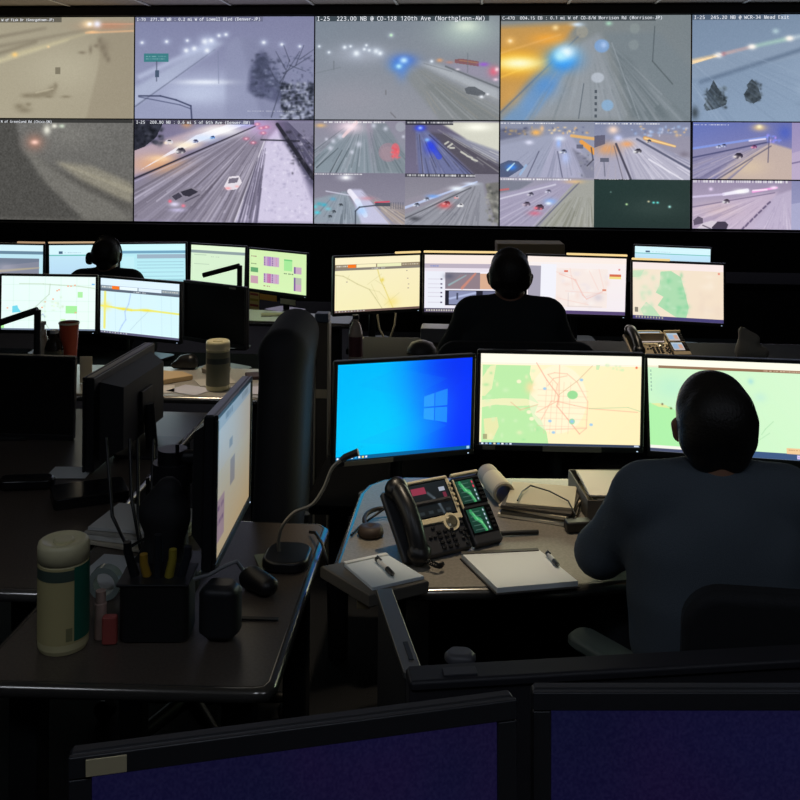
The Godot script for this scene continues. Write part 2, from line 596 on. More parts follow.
			p.blob(186, 146, 14, 4, "fff0d4", 0.9)
			p.blob(160, 160, 12, 3.4, "ffd8a8", 0.8)
			p.blob(246, 123, 12, 4, "b8c0ff", 0.9)
			p.poly([134, 121, 164, 121, 156, 138, 144, 148, 134, 152], "22252e", 0.92)
			p.speckle(134, 121, 163, 146, 60, 2.2, ["14161c", "3a3d4a", "4c4e5c"], 0.6, 8)
			p.line(134, 181, 256, 126, 2.0, "2f2c3a", 0.95, 1.0)
			p.line(134, 184, 256, 128, 0.8, "c8c4d8", 0.6)
			p.line(236, 224, 265, 142, 1.2, "f4f0fc", 0.7)
			p.fan(272, 112, 236, 258, 230, 30, ["57526a", "6b667c", "4a4658"], 0.75, 1.8, 73, 0.3)
			p.speckle(266, 136, 312, 222, 160, 1.3, ["aaa4c2", "efeafa", "b8b2cc"], 0.45, 17)
			p.poly([288, 121, 314, 121, 314, 146], "9a96b0", 0.6)
			p.fan(284, 116, 300, 340, 170, 14, ["8a86a0", "b0acc4", "3c3a4c"], 0.5, 1.4, 74)
			p.line(278, 124, 314, 178, 3.4, "26262f", 0.9, 5)
			p.speckle(284, 130, 314, 176, 40, 1.5, ["1c1c24", "5a5868"], 0.5, 18)
			p.line(262, 140, 300, 141, 1.4, "2a2a36", 0.9)
			p.poly([167, 205, 171, 198, 180, 192, 193, 189, 202, 193, 202, 199, 190, 208, 178, 212, 169, 211], "8a8494")
			p.poly([181, 194, 192, 190.5, 199, 194, 190, 199, 184, 198], "2e2c38", 0.9)
			p.poly([172, 199, 179, 195, 183, 199, 176, 203], "3a3846", 0.85)
			p.line(186, 204, 200, 197, 1.2, "4a4656", 0.8)
			p.blob(175, 207, 5, 2.4, "ece4ff", 0.9)
			p.blob(170.5, 204, 1.8, 1.6, "ff7088", 0.95)
			p.blob(184, 208.5, 2, 1.6, "ff8098", 0.9)
			p.blob(178, 213, 8, 2, "d4ccf4", 0.7)
			p.poly([225, 188, 230, 178, 240, 177, 243, 184, 238, 191, 228, 192], "e6dfe8")
			p.poly([230, 180, 240, 179, 238, 184, 229, 185], "5d5668", 0.8)
			p.blob(229, 190, 3, 1.4, "ff9aa0", 0.8)
			p.blob(238, 188, 2, 1.2, "ffa8a8", 0.7)
			for q in [[247, 139], [254, 143], [262, 128], [267, 127], [258, 124], [264, 133]]:
				p.blob(q[0], q[1], 3, 1.6, "d0587a", 0.8)
				p.blob(q[0], q[1], 1.3, 0.9, "ffe0ea", 0.9)
			p.car(181, 152, 2.6, "4a4654", "f4f0f0")
			p.car(169, 143, 2.2, "d8d4dc", "ffe8d0")
			p.car(196, 142, 1.5, "5a6088", "e8f0ff")
			p.car(213, 138, 1.4, "5080c8", "d8f0ff")
			p.blob(187, 124, 5, 4, "e0a060", 0.7)
			p.rect(134, 120, 255, 124.5, "2a2a38", 0.6)
		[2, 0]:
			p.grad("717d8a", "9a9aa4", "88919e", "8f9298")
			p.blob(466, 32, 30, 16, "b0c2bc", 0.9)
			p.poly([404, 76, 424, 68, 500, 106, 500, 120, 440, 120], "858a8c", 0.8)
			p.poly([424, 86, 440, 82, 500, 116, 500, 120, 464, 120], "7b8080", 0.6)
			p.poly([415, 62, 440, 66, 499, 90, 499, 102, 440, 74], "b6bcc2", 0.75)
			p.poly([440, 62, 499, 68, 499, 84, 470, 76], "9c93ac", 0.6)
			p.blob(360, 55, 28, 9, "b6bccc", 0.6)
			p.blob(350, 100, 44, 18, "9d9ba6", 0.5)
			p.blur(5)
			p.blob(466, 27, 12, 6, "dcead8", 0.8)
			p.fan(400, 56, 440, 560, 126, 50, ["8a8e90", "a8acb0", "767b7c", "9c9890"], 0.4, 1.8, 121)
			p.line(446, 67, 499, 88, 1.6, "5f646a", 0.75)
			p.line(424, 64, 452, 72, 0.8, "70757c", 0.6)
			for q in [[344, 48, 1.8], [350, 47, 1.3], [356, 54, 3], [364, 50, 1.5], [369, 51, 1.5], [376, 52, 2.6], [380, 54, 2.2], [366, 46, 1.2], [328, 53, 1.3], [391, 36, 1.6], [318, 47, 1.2], [432, 62, 1.4]]:
				p.blob(q[0], q[1], q[2] * 2.2, q[2] * 1.8, "bcc8da", 0.5)
				p.blob(q[0], q[1], q[2], q[2] * 0.9, "f0f8ff" if q[0] != 391 else "d0ffd0", 0.95)
			p.blob(404, 61, 12, 6, "2f6ef0", 0.75)
			p.blob(399, 67, 9, 6, "3c88f0", 0.7)
			p.blob(402, 72, 6, 9, "5a8ad8", 0.55)
			p.blob(404, 61, 4, 3, "bfe8ff", 1)
			p.blob(399, 67, 3, 2.4, "b0e8ff", 1)
			p.poly([455, 60, 462, 59.4, 479, 62, 479, 67, 462, 64.6, 455, 63.6], "84565a", 0.85)
			p.line(460, 61, 478, 63.6, 0.9, "b88a60", 0.7)
			p.blob(484, 65, 5, 2, "9a58d8", 0.8)
			p.blob(440, 61, 3, 1.8, "e8a470", 0.8)
			p.blob(450, 63, 4, 1.4, "c08878", 0.7)
			p.blob(494, 72, 5, 5, "e86a80", 0.85)
			p.blob(497, 70, 2, 2, "ffe0e8", 0.9)
			p.blob(496, 80, 2.4, 1.4, "f8d8e8", 0.9)
			p.blob(458, 70, 2, 1, "f0e8f0", 0.8)
			p.poly([465, 89, 469, 87, 475, 87, 486, 93, 484, 97, 467, 94], "585d64", 0.85)
			p.blob(482, 97, 2.2, 1.6, "f4f8ff", 1)
			p.blob(488, 94.5, 1.4, 1.1, "f4f8ff", 0.9)
			p.line(468, 54, 468, 73, 0.7, "6a7078", 0.8)
			p.line(333, 62, 333, 70, 1.2, "6a7078", 0.6)
			p.line(314, 74, 340, 68, 0.9, "788089", 0.7)
			p.line(386, 91, 386, 95, 1.1, "6f6f74", 0.8)
			p.line(391, 113, 396, 118, 1.1, "6f6f74", 0.8)
			p.rect(315, 17, 489, 22, "39434a", 0.9)
		[2, 1]:
			p.clip(314, 120, 406, 173)
			p.grad("8f8b9c", "929ba6")
			p.poly([300, 173, 350, 122, 366, 122, 372, 173], "86949e", 0.8)
			p.poly([372, 122, 386, 122, 410, 160, 410, 173, 378, 173], "7b8890", 0.7)
			p.blob(350, 127, 16, 7, "dcc4d4", 0.8)
			p.blur(3)
			p.fan(364, 112, 270, 372, 180, 50, ["6a7680", "a8b0ba", "5a646c", "b8bcc8"], 0.5, 1.8, 81)
			p.fan(366, 112, 376, 430, 180, 24, ["6a7680", "a0a8b0", "606c74"], 0.5, 1.6, 82)
			for q in [[316, 168, 338, 148], [330, 173, 342, 150], [336, 173, 349, 148]]:
				p.line(q[0], q[1], q[2], q[3], 1.4, "48525a", 0.8, 0.5)
			p.line(343, 136, 356, 122, 3, "f4d4d8", 0.85, 4)
			p.blob(350, 126, 8, 4, "ffecf4", 0.9)
			p.blob(320, 125, 5, 2, "e0b880", 0.9)
			for q in [[330, 148, 2.4], [333, 141, 2.4], [340, 136, 3], [359, 144, 3], [386, 128, 2.2], [404, 136, 1.6], [374, 125, 2.4], [352, 152, 2], [326, 139, 1.6]]:
				p.blob(q[0], q[1], q[2], q[2], "e6e8f8", 0.65)
			p.disc(389, 152, 10, 9.6, "a98896", 0.6)
			p.disc(396, 150, 4.4, 7.4, "ee6670", 0.75)
			p.disc(388, 153, 7, 7, "a8909a", 0.55)
			p.speckle(392, 142, 400, 158, 14, 1.2, ["ff7878", "e85864"], 0.7, 83)
			p.disc(401, 126, 5, 5, "b4bcc4", 0.45)
			p.dashes(323, 121.6, 385, 1.6, 11)
			p.clip(406, 120, 500, 174)
			p.grad("68637a", "75708a")
			p.poly([440, 121, 500, 121, 500, 156, 470, 140], "dcdccc", 0.95)
			p.poly([446, 131, 500, 150, 500, 162, 470, 146], "9496a8", 0.9)
			p.poly([430, 131, 446, 133, 500, 162, 500, 174, 476, 174], "57535f", 0.95)
			p.poly([416, 126, 430, 131, 474, 174, 420, 174], "7078a4", 0.85)
			p.blur(3)
			p.fan(416, 118, 414, 480, 182, 40, ["5a5c80", "9a9cb8", "44465e"], 0.5, 1.6, 84)
			p.fan(424, 120, 490, 560, 176, 20, ["c4c4c0", "7c7c8c", "f0f0e4"], 0.5, 1.4, 85)
			p.blob(478, 126, 14, 4, "fffff0", 1)
			p.line(430, 134, 474, 174, 1.0, "3c3948", 0.8)
			p.line(420, 134, 424, 174, 1.0, "4c495c", 0.8)
			for q in [[446, 143, 449, 141], [449, 146, 453, 143], [451, 147, 455, 147], [462, 151, 467, 154], [468, 155, 473, 157], [473, 158, 478, 160]]:
				p.line(q[0], q[1], q[2], q[3], 1.8, "d4d4c8", 0.9)
			p.blob(421, 127, 5, 3, "2038ff", 0.95)
			p.blob(421, 127, 2.2, 1.6, "a8c4ff", 1)
			p.blob(432, 146, 6, 7, "2c40f0", 0.8)
			p.line(430, 142, 440, 156, 4, "3048e8", 0.6, 6)
			p.blob(428, 139, 2.4, 1.8, "88bcff", 1)
			p.rect(406, 120, 454, 124, "2c2c38", 0.8)
			p.dashes(408, 121.8, 452, 1.6, 12)
			p.clip(314, 173, 406, 225)
			p.grad("7f7c8e", "9592a2")
			p.poly([314, 225, 314, 200, 346, 192, 366, 225], "94a2ae", 0.8)
			p.poly([350, 190, 362, 190, 392, 225, 362, 225], "d0d0ec", 0.85)
			p.poly([372, 200, 406, 206, 406, 225, 396, 225], "a89c98", 0.7)
			p.blur(3)
			p.fan(346, 182, 300, 356, 232, 30, ["6a7480", "b0bac4", "5c6670"], 0.55, 1.4, 86)
			p.fan(352, 184, 396, 450, 230, 24, ["b8a898", "d8ccc0", "6c6870"], 0.6, 1.4, 87)
			p.line(350, 192, 358, 202, 5, "f4f2ff", 0.9, 6)
			p.line(358, 202, 366, 216, 6, "dcE8ff", 0.85, 5)
			p.blob(362, 212, 5, 4, "a8d0ff", 0.8)
			p.blob(346, 178, 7, 3, "e8eaf4", 0.9)
			p.blob(346, 178, 2.4, 1.4, "ffffff", 1)
			p.line(326, 192, 350, 196, 1.2, "dcdcf0", 0.75)
			for q in [[317, 214, "50d8e8"], [324, 206, "40b8d0"], [333, 200, "60a8c8"], [319, 205, "50b0c0"], [328, 210, "7cc8d8"], [314, 208, "60d8e0"]]:
				p.blob(q[0], q[1], 3, 1.8, q[2], 0.85)
			for q in [[334, 213], [341, 206], [330, 218]]:
				p.car(q[0], q[1], 1.3, "4c545e", "9aa8b0")
			p.line(376, 203, 390, 202, 1.4, "e8405c", 0.85)
			p.blob(368, 199, 7, 2, "d0909c", 0.7)
			p.rect(376, 203.4, 391, 207, "4c505c", 0.95)
			p.path([356, 225, 356, 212, 360, 208, 376, 206], 1.2, "404654", 0.95)
			for i in 6:
				p.line(392 + i * 2.4, 203, 392 + i * 2.4, 209, 0.7, "5a5c68", 0.8)
			p.dashes(314, 174.6, 361, 1.4, 13)
			p.clip(406, 173, 500, 226)
			p.grad("84818f", "9d9ba6")
			p.poly([406, 226, 406, 214, 470, 182, 484, 182, 492, 226], "989aa4", 0.9)
			p.poly([406, 200, 470, 180, 474, 183, 406, 215], "96919f", 0.9)
			p.poly([486, 183, 500, 181, 500, 226, 494, 214], "74736f", 0.9)
			p.blur(2)
			p.fan(484, 176, 380, 480, 232, 50, ["7a7b86", "bcbcc8", "6a6b76"], 0.5, 1.5, 88)
			p.line(406, 208, 478, 181, 2.6, "c8d8ff", 0.8, 1.4)
			p.blob(458, 188, 7, 2.4, "eef6ff", 1)
			p.blob(434, 196, 6, 1.8, "78a8f0", 0.9)
			p.blob(472, 183, 7, 1.6, "dce8ff", 0.9)
			p.blob(446, 205, 6, 3, "f04848", 0.75)
			p.car(448, 203, 1.8, "9a3c44", "ffb0b0")
			p.line(406, 219, 472, 187, 1.2, "54555e", 0.85)
			p.line(462, 226, 476, 186, 1.0, "74757e", 0.7)
			p.car(462, 205, 1.6, "d4d4d8", "ffffff")
			p.car(418, 205, 1.6, "60687c", "f0f4ff")
			p.car(428, 199, 1.4, "70788c", "e8f0ff")
			p.car(458, 197, 1.2, "b8b8c0", "ff9090")
			p.blob(416, 219, 6, 2.4, "4c4e56", 0.9)
			p.speckle(488, 184, 500, 224, 60, 1.6, ["4a4c4a", "84847c", "a8a8a0"], 0.6, 14)
			p.rect(406, 173, 476, 177, "3a3a44", 0.8)
			p.dashes(408, 175, 474, 1.8, 15)
		[3, 0]:
			p.grad("7f888d", "8e969e", "8f8f88", "717b80")
			p.poly([568, 50, 600, 34, 626, 118, 530, 118], "9ba2ac", 0.6)
			p.poly([604, 34, 660, 34, 691, 70, 691, 120, 640, 120], "78838a", 0.8)
			p.poly([614, 50, 630, 60, 672, 118, 632, 118], "69747a", 0.8)
			p.line(640, 70, 676, 118, 5, "848e94", 0.5, 8)
			p.poly([499, 28, 578, 24, 558, 48, 499, 112], "c9974f", 0.9)
			p.poly([556, 62, 576, 60, 530, 120, 501, 120], "6a98cc", 0.7)
			p.blur(6)
			p.fan(588, 24, 520, 700, 126, 90, ["8a9298", "a0a8b0", "727c82", "949ca4"], 0.45, 2.4, 122)
			p.blob(516, 64, 36, 13, "ffae20", 0.9)
			p.blob(548, 40, 18, 6, "f6a83c", 0.85)
			p.line(499, 54, 560, 36, 2, "e8b468", 0.5)
			p.line(499, 78, 548, 60, 2, "ffc850", 0.5)
			p.blob(518, 64, 18, 5, "fff6b0", 1)
			p.blob(512, 96, 10, 10, "d8a458", 0.6)
			p.blob(509, 42, 5, 4, "ffc870", 0.7)
			p.blob(509, 42, 2, 1.6, "fff0c8", 0.9)
			p.blob(555, 29, 3, 2.4, "ffe0a0", 0.9)
			p.line(499, 113, 580, 36, 1.6, "5f6c80", 0.8, 1)
			p.blob(561, 62, 17, 10, "1c88ff", 0.9)
			p.blob(545, 84, 14, 13, "4a90e0", 0.55)
			p.blob(528, 104, 12, 10, "6a9cd8", 0.4)
			p.blob(564, 56, 13, 9, "48b8ff", 0.85)
			p.blob(566, 53, 9, 6.5, "f0fcff", 1)
			p.blob(560, 57, 6, 5, "b8f0ff", 0.95)
			p.blob(516, 64, 24, 8, "ffe060", 0.9)
			p.blob(518, 64, 16, 4.5, "fffbd0", 1)
			p.disc(602, 47, 7.5, 6.5, "7aa8e4", 0.7)
			p.blob(604, 46, 3, 3, "c0d8ff", 0.7)
			p.disc(598, 78, 6.5, 5, "c0c8d4", 0.75)
			p.disc(608, 105, 6, 5.5, "8ab4dc", 0.75)
			p.disc(582, 33, 6, 6, "b0a894", 0.45)
			p.disc(635, 30, 5, 5, "9aa6a4", 0.35)
			p.disc(634, 46, 5, 5, "98a2a4", 0.35)
			p.blob(577, 26, 6, 2, "d8ecff", 0.9)
			p.blob(609, 25, 3, 2, "b0e8c8", 0.8)
			p.blur(1)
			p.line(584, 84, 579, 118, 0.8, "4c5660", 0.8)
			for i in 5:
				p.rect(595, 90 + i * 6, 597.4, 93 + i * 6, "3e4650", 0.75)
			p.line(655, 28, 653, 62, 0.8, "4c565c", 0.9)
			p.line(653, 62, 673, 84, 1.2, "545e62", 0.8)
			p.line(612, 44, 640, 118, 1.0, "a8b0b8", 0.5)
			p.rect(499, 17, 656, 22.5, "3f474c", 0.85)
		[3, 1]:
			p.clip(499, 120, 595, 176)
			p.grad("8b91a6", "a8a9c0")
			p.poly([499, 144, 556, 132, 548, 176, 499, 176], "a0a5bc", 0.9)
			p.poly([556, 132, 570, 132, 595, 168, 595, 176, 540, 176], "adadc6", 0.8)
			p.poly([572, 146, 595, 160, 595, 176, 586, 176], "7f8094", 0.8)
			p.poly([499, 127, 530, 128, 518, 135, 499, 139], "646880", 0.8)
			p.blur(3)
			p.fan(562, 124, 480, 590, 182, 50, ["8c90a8", "bcbed4", "b0b4cc", "7c8098"], 0.45, 1.5, 91)
			p.speckle(578, 150, 595, 176, 30, 1.4, ["606274", "8c8e9c", "a8a8b4"], 0.6, 92)
			p.speckle(500, 126, 534, 134, 24, 1.4, ["4c5068", "787c94", "c8a870"], 0.6, 93)
			p.speckle(548, 124, 594, 132, 26, 1.2, ["f0c080", "b0b4d0", "6a7090", "ffe0a8"], 0.7, 94)
			p.line(572, 134, 595, 137, 3, "f0b868", 0.85)
			p.line(582, 140, 595, 150, 4, "f4a448", 0.9, 6)
			p.blob(536, 131, 5, 3, "f8b860", 0.95)
			p.blob(542, 127, 2, 3, "f8c890", 0.8)
			p.line(539, 150, 527, 176, 1.0, "54566e", 0.85)
			p.line(558, 150, 563, 176, 1.0, "54566e", 0.85)
			p.blob(560, 137, 5, 2.4, "e8f0ff", 1)
			p.blob(559, 142, 2.4, 4, "a0c0ff", 0.85)
			p.blob(566, 156, 4, 6, "b8ccff", 0.7)
			p.car(564, 150, 1.8, "6c7490", "f4f8ff")
			p.blob(529, 141, 4, 2.2, "e8eaff", 0.85)
			p.poly([499, 163, 508, 159, 518, 160, 524, 166, 508, 176, 499, 176], "3c4868", 0.75)
			p.blob(511, 166, 5, 3, "3a8cff", 0.9)
			p.line(507, 169, 514, 162, 2, "c8f0ff", 0.95, 1)
			p.line(520, 173, 526, 164, 2.4, "9cc0e8", 0.7)
			p.path([592, 146, 594, 158, 588, 164], 1.2, "3a3a4a", 0.8)
			p.rect(577, 143, 584, 147, "5a5c70", 0.8)
			p.dashes(500, 121.8, 555, 1.4, 21)
			p.clip(595, 120, 692, 177)
			p.grad("8188a4", "b0adc2")
			p.poly([595, 150, 613, 138, 632, 177, 595, 177], "aaa8bc", 0.9)
			p.poly([613, 138, 640, 134, 692, 164, 692, 177, 632, 177], "bab8ca", 0.9)
			p.poly([642, 130, 692, 134, 692, 158, 664, 146], "9a94a4", 0.7)
			p.blob(609, 147, 12, 6, "e8a05c", 0.8)
			p.blur(3)
			p.fan(618, 126, 622, 760, 184, 60, ["9c9ab0", "d8d6e6", "8a88a0", "ece8f4"], 0.5, 1.6, 96)
			p.fan(616, 128, 560, 628, 182, 24, ["9896aa", "c8c4d2", "b0a8b0"], 0.5, 1.6, 97)
			p.speckle(630, 124, 690, 134, 34, 1.4, ["a8c0e8", "6a7498", "d0d8f0", "f0c890"], 0.7, 98)
			p.blob(628, 142, 6, 3, "f4a868", 0.85)
			p.line(646, 136, 676, 144, 4, "f4a848", 0.7, 2)
			p.line(646, 136, 676, 144, 1.4, "ffe0a0", 0.9)
			p.blob(614, 128, 5, 4, "ffe0cc", 0.95)
			p.blob(619, 136, 4, 3, "d0d8ff", 0.95)
			p.poly([595, 134, 606, 133, 606, 142, 595, 146], "5a586c", 0.8)
			p.line(617, 142, 632, 177, 2.2, "3c3a4a", 0.85)
			p.line(615, 144, 624, 177, 0.8, "5c5868", 0.8)
			p.line(638, 137, 692, 167, 2.0, "51546c", 0.85)
			p.line(650, 157, 684, 177, 1.6, "f4f2fc", 0.7)
			p.car(639, 149, 2.0, "4a4854", "ffffff")
			p.blob(685, 152, 5, 3, "7f7888", 0.8)
			p.car(650, 139, 1.3, "4c5068", "ffe8c0")
			p.rect(601, 156, 610, 160, "5c5f70", 0.9)
			p.line(605, 160, 606, 174, 0.8, "5c5f70", 0.9)
			p.dashes(596, 121.8, 660, 1.4, 22)
			p.clip(499, 176, 595, 229)
			p.grad("9a97aa", "aaa4ba")
			p.poly([499, 194, 560, 178, 578, 178, 530, 229, 499, 229], "a6a0ba", 0.9)
			p.poly([578, 178, 595, 178, 595, 229, 532, 229], "a3a49c", 0.95)
			p.poly([499, 179, 534, 180, 520, 188, 499, 192], "767b8a", 0.8)
			p.blur(2)
			p.fan(584, 172, 420, 540, 236, 50, ["8c88a0", "c8c4d8", "9490a8"], 0.5, 1.5, 101)
			p.fan(590, 172, 536, 610, 236, 60, ["858678", "c0c2c0", "77786c", "b0b0a4"], 0.5, 2.0, 102, 0.3)
			p.line(533, 229, 580, 181, 1.2, "60607a", 0.85)
			p.line(499, 198, 556, 183, 1.6, "dcdaea", 0.75)
			p.blob(575, 180, 9, 2, "e8c088", 0.8)
			p.line(500, 189, 508, 188, 2, "d06868", 0.8)
			p.car(540, 206, 2.4, "4e3c4c", "ff8090")
			p.blob(551, 200, 6, 3, "8ab4f4", 0.85)
			p.blob(549, 202, 3, 1.6, "eef6ff", 1)
			p.blob(535, 212, 6, 2.4, "e06880", 0.7)
			p.car(527, 203, 2.0, "605468", "d8c8d8")
			p.car(531, 193, 1.6, "5c5a70", "e8e4f0")
			p.car(549, 190, 1.5, "74728c", "f0f0ff")
			p.dashes(500, 178, 572, 1.6, 24)
			p.clip(595, 177, 692, 230)
			p.grad("2a3d3a", "243230", "263a38", "2e3c3a")
			p.blob(655, 205, 30, 10, "3b4c48", 0.6)
			p.blob(628, 202, 1.2, 1.0, "c8f4b0", 0.95)
			p.blob(650, 199, 1.2, 0.9, "e8e0b8", 0.9)
			p.blob(655, 200, 1.3, 1.0, "70f0e8", 1)
			p.blob(659, 200, 1.3, 1.0, "70f0e8", 1)
			p.blob(671, 204, 1.4, 1.2, "b0f4ec", 0.95)
			p.blob(612, 190, 0.9, 0.8, "7fa49c", 0.7)
			p.rect(595, 176, 632, 178, "101614", 0.8)
			p.dashes(600, 177, 630, 1.2, 25)
		[4, 0]:
			p.grad("71839a", "93a8c2", "8296b0", "8ba0b8")
			p.blob(840, 70, 60, 30, "9eb0c8", 0.5)
			p.poly([691, 60, 889, 26, 889, 40, 691, 80], "8fa0b6", 0.6)
			p.line(700, 82, 889, 24, 4, "61738c", 0.75)
			p.line(691, 62, 718, 56, 3, "ffd8a0", 0.9, 2)
			p.line(718, 56, 752, 48, 2, "ffb8a0", 0.75, 1.4)
			p.line(752, 48, 790, 40, 3, "b8e0c8", 0.6, 4)
			p.line(790, 40, 889, 22, 4, "c8d8e0", 0.6)
			for q in [[718, 56], [752, 48], [790, 40]]:
				p.blob(q[0], q[1], 4, 2.2, "fff8f0", 1)
			p.blob(723, 55, 2, 1.4, "c05058", 0.8)
			p.blob(776, 33, 3, 2, "d0ecec", 0.8)
			p.blur(3)
			p.poly([691, 62, 718, 56, 718, 57, 691, 65], "ffe0b0", 0.9)
			for q in [[718, 56], [752, 48], [790, 40]]:
				p.blob(q[0], q[1], 3, 1.8, "fff8f0", 1)
			p.poly([706, 110, 703, 105, 707, 98, 705, 94, 709, 89, 713, 80, 717, 87, 721, 92, 720, 96, 727, 100, 726, 104, 716, 108], "39424a", 0.95)
			p.speckle(704, 86, 726, 108, 70, 1.6, ["262d33", "4c565e", "74848f"], 0.6, 31)
			p.poly([746, 100, 744, 94, 748, 88, 747, 85, 752, 79, 757, 84, 760, 91, 762, 98, 754, 103], "3d464e", 0.95)
			p.speckle(745, 82, 762, 101, 50, 1.6, ["2b3238", "525d66"], 0.6, 32)
			p.blob(694, 112, 4, 6, "3e474e", 0.9)
			p.fan(640, 20, 700, 1000, 126, 40, ["8498b0", "a4b6cc", "7a8ea8"], 0.3, 2.4, 123)
			p.speckle(800, 80, 889, 116, 40, 4, ["7f93aa", "9fb2c8"], 0.4, 33)
			p.rect(691, 17, 781, 22, "4c5a6c", 0.8)
		[4, 1]:
			p.clip(692, 120, 793, 176)
			p.grad("5667b0", "a49ab8", "7884c4", "8a83ac")
			p.poly([740, 150, 772, 140, 793, 146, 793, 176, 716, 176], "cbb6a8", 0.9)
			p.poly([692, 146, 760, 134, 776, 138, 712, 176, 692, 176], "928ca8", 0.7)
			p.blob(750, 164, 18, 9, "dcc6aa", 0.7)
			p.blob(786, 130, 8, 8, "3c58c8", 0.6)
			p.blur(3)
			p.fan(784, 130, 600, 720, 186, 60, ["7c789a", "b8b2cc", "6c688c", "c8bcc4"], 0.5, 1.6, 111)
			p.line(692, 146, 770, 134, 2.2, "86a0f0", 0.8)
			p.line(692, 155, 775, 138, 1.4, "4a4c74", 0.9)
			p.line(718, 176, 772, 143, 1.2, "605c74", 0.8)
			p.line(708, 176, 768, 143, 0.8, "d8c8c8", 0.7)
			p.line(750, 138, 766, 136, 1.6, "f0e8ff", 0.95)
			p.speckle(768, 132, 784, 140, 14, 1.4, ["d0a0ff", "f0d0ff", "8090f0"], 0.8, 112)
			p.car(724, 143, 1.5, "6870a0", "eef0ff")
			p.car(719, 144, 1.3, "8890b8", "eef0ff")
			p.car(755, 144, 1.5, "784878", "ffb0c0")
			p.car(739, 153, 2.4, "362f40", "fff4f0")
			p.blob(760, 125, 7, 3.4, "e8c890", 0.9)
			p.blob(760, 124, 2.6, 1.8, "fff4c8", 1)
			p.line(770, 134, 769, 159, 0.9, "54506c", 0.9)
			p.dashes(693, 122.4, 728, 1.2, 41)
			p.clip(692, 177, 793, 231)
			p.grad("9a8eaa", "c6b8d0")
			p.poly([692, 205, 760, 190, 780, 188, 740, 231, 692, 231], "cab8ce", 0.8)
			p.poly([776, 192, 793, 186, 793, 231, 750, 231], "c2b6d0", 0.8)
			p.blob(718, 206, 20, 7, "dcc2c0", 0.6)
			p.blur(3)
			p.fan(784, 184, 580, 740, 240, 50, ["a898b4", "e0d2e0", "9486a2"], 0.5, 1.6, 113)
			p.fan(786, 184, 756, 810, 236, 30, ["a99cba", "dcd2e4"], 0.5, 1.6, 114)
			p.line(724, 191, 748, 187, 3, "f4f0ff", 0.95, 4)
			p.blob(742, 188, 7, 2.2, "ffffff", 1)
			p.line(754, 188, 778, 184, 2.6, "ffa8e8", 0.9, 1.8)
			p.line(754, 187, 768, 186, 1.4, "fff0ff", 0.95)
			p.blob(775, 184, 3.4, 1.6, "ffe8ff", 0.95)
			p.line(692, 194, 724, 191, 2.0, "dcd0f0", 0.8)
			p.line(692, 204, 776, 189, 1.0, "6c6080", 0.75)
			for i in 8:
				p.line(738 + i * 4.4, 231 - i * 4.4, 740.5 + i * 4.4, 227.6 - i * 4.2, 1.8, "5c5070", 0.85)
			p.car(727, 198, 1.8, "574a5c", "ffffff")
			p.blob(711, 186, 2, 1.6, "f4e0ff", 0.9)
			p.poly([694, 228, 702, 220, 712, 217, 722, 220, 716, 226, 704, 231], "d8ceda", 0.9)
			p.poly([712, 224, 718, 218, 726, 218, 729, 221, 727, 226, 716, 229], "40384a", 0.95)
			p.poly([693, 217, 698, 213, 703, 215, 703, 220, 694, 222], "5a5064", 0.9)
			p.line(703, 222, 713, 226, 0.9, "3c3446", 0.9)
			p.dashes(693, 178.4, 790, 2.2, 42)
			p.clip(793, 120, 890, 176)
			p.grad("9a90bc", "b4a4c4")
			p.poly([793, 150, 850, 134, 889, 140, 889, 176, 793, 176], "c0b0cc", 0.8)
			p.blob(840, 138, 18, 3, "e8dcff", 0.8)
			p.line(793, 160, 889, 140, 1.4, "70648c", 0.8)
			p.clip(793, 177, 890, 231)
			p.grad("8a8cb4", "a4a4c8")
			p.poly([793, 200, 860, 188, 889, 200, 889, 231, 793, 231], "b0b0d0", 0.8)
			p.blob(850, 192, 16, 3, "dfe6ff", 0.8)
	p.c0x = 0
	p.c0y = 0
	p.c1x = p.w
	p.c1y = p.h
	if col != 0 or row != 1:
		p.grain(0.02, col * 7 + row)
	return p

# ---------------------------------------------------------------- what the desk monitors show
func blue_desktop() -> Pic:
	var p := Pic.new(0, 0, 140, 80, 3.0)
	p.grad("00b4ff", "00c0ff", "00c8ff", "0030f4")
	for x in range(0, 140, 2):
		var t := clampf((x - 40) / 90.0, 0, 1)
		p.rect(x, 0, x + 2, 80, "%s" % Color("00bcff").lerp(Color("0a38ff"), t * t * (3 - 2 * t)).to_html(false), 1)
	p.blob(40, 60, 50, 36, "00d0ff", 0.8)
	p.blob(130, 8, 40, 24, "0432f0", 0.7)
	p.blob(136, 44, 16, 50, "0436ff", 0.8)
	p.poly([89, 37, 89, 26, 114, 17, 60, 6, 20, 18], "1ca8ff", 0.12)
	p.poly([89, 48, 114, 58, 70, 72, 20, 66], "1ca8ff", 0.14)
	p.blob(101, 37, 20, 18, "1c80ff", 0.35)
	p.poly([89, 31.5, 100, 29, 100, 40.4, 89, 40.4], "3cb0ff", 0.65)
	p.poly([101, 28.8, 114, 26, 114, 40.4, 101, 40.4], "2ca4ff", 0.65)
	p.poly([89, 41.6, 100, 41.6, 100, 52.6, 89, 50.6], "3cb4ff", 0.65)
	p.poly([101, 41.6, 114, 41.6, 114, 55.4, 101, 52.8], "2ca8ff", 0.65)
	p.rect(0, 77, 140, 80, "0a5c90", 0.9)
	for i in 9:
		p.rect(1 + i * 3.6, 77.8, 3 + i * 3.6, 79.4, ["e8f4ff", "60c0ff", "2c7ad0", "2a88d8", "e0e8ff", "48b0f0", "ffffff", "ffe070", "e8e8ff"][i])
	p.rect(136, 77.4, 139, 79.6, "a8d4f0")
	return p

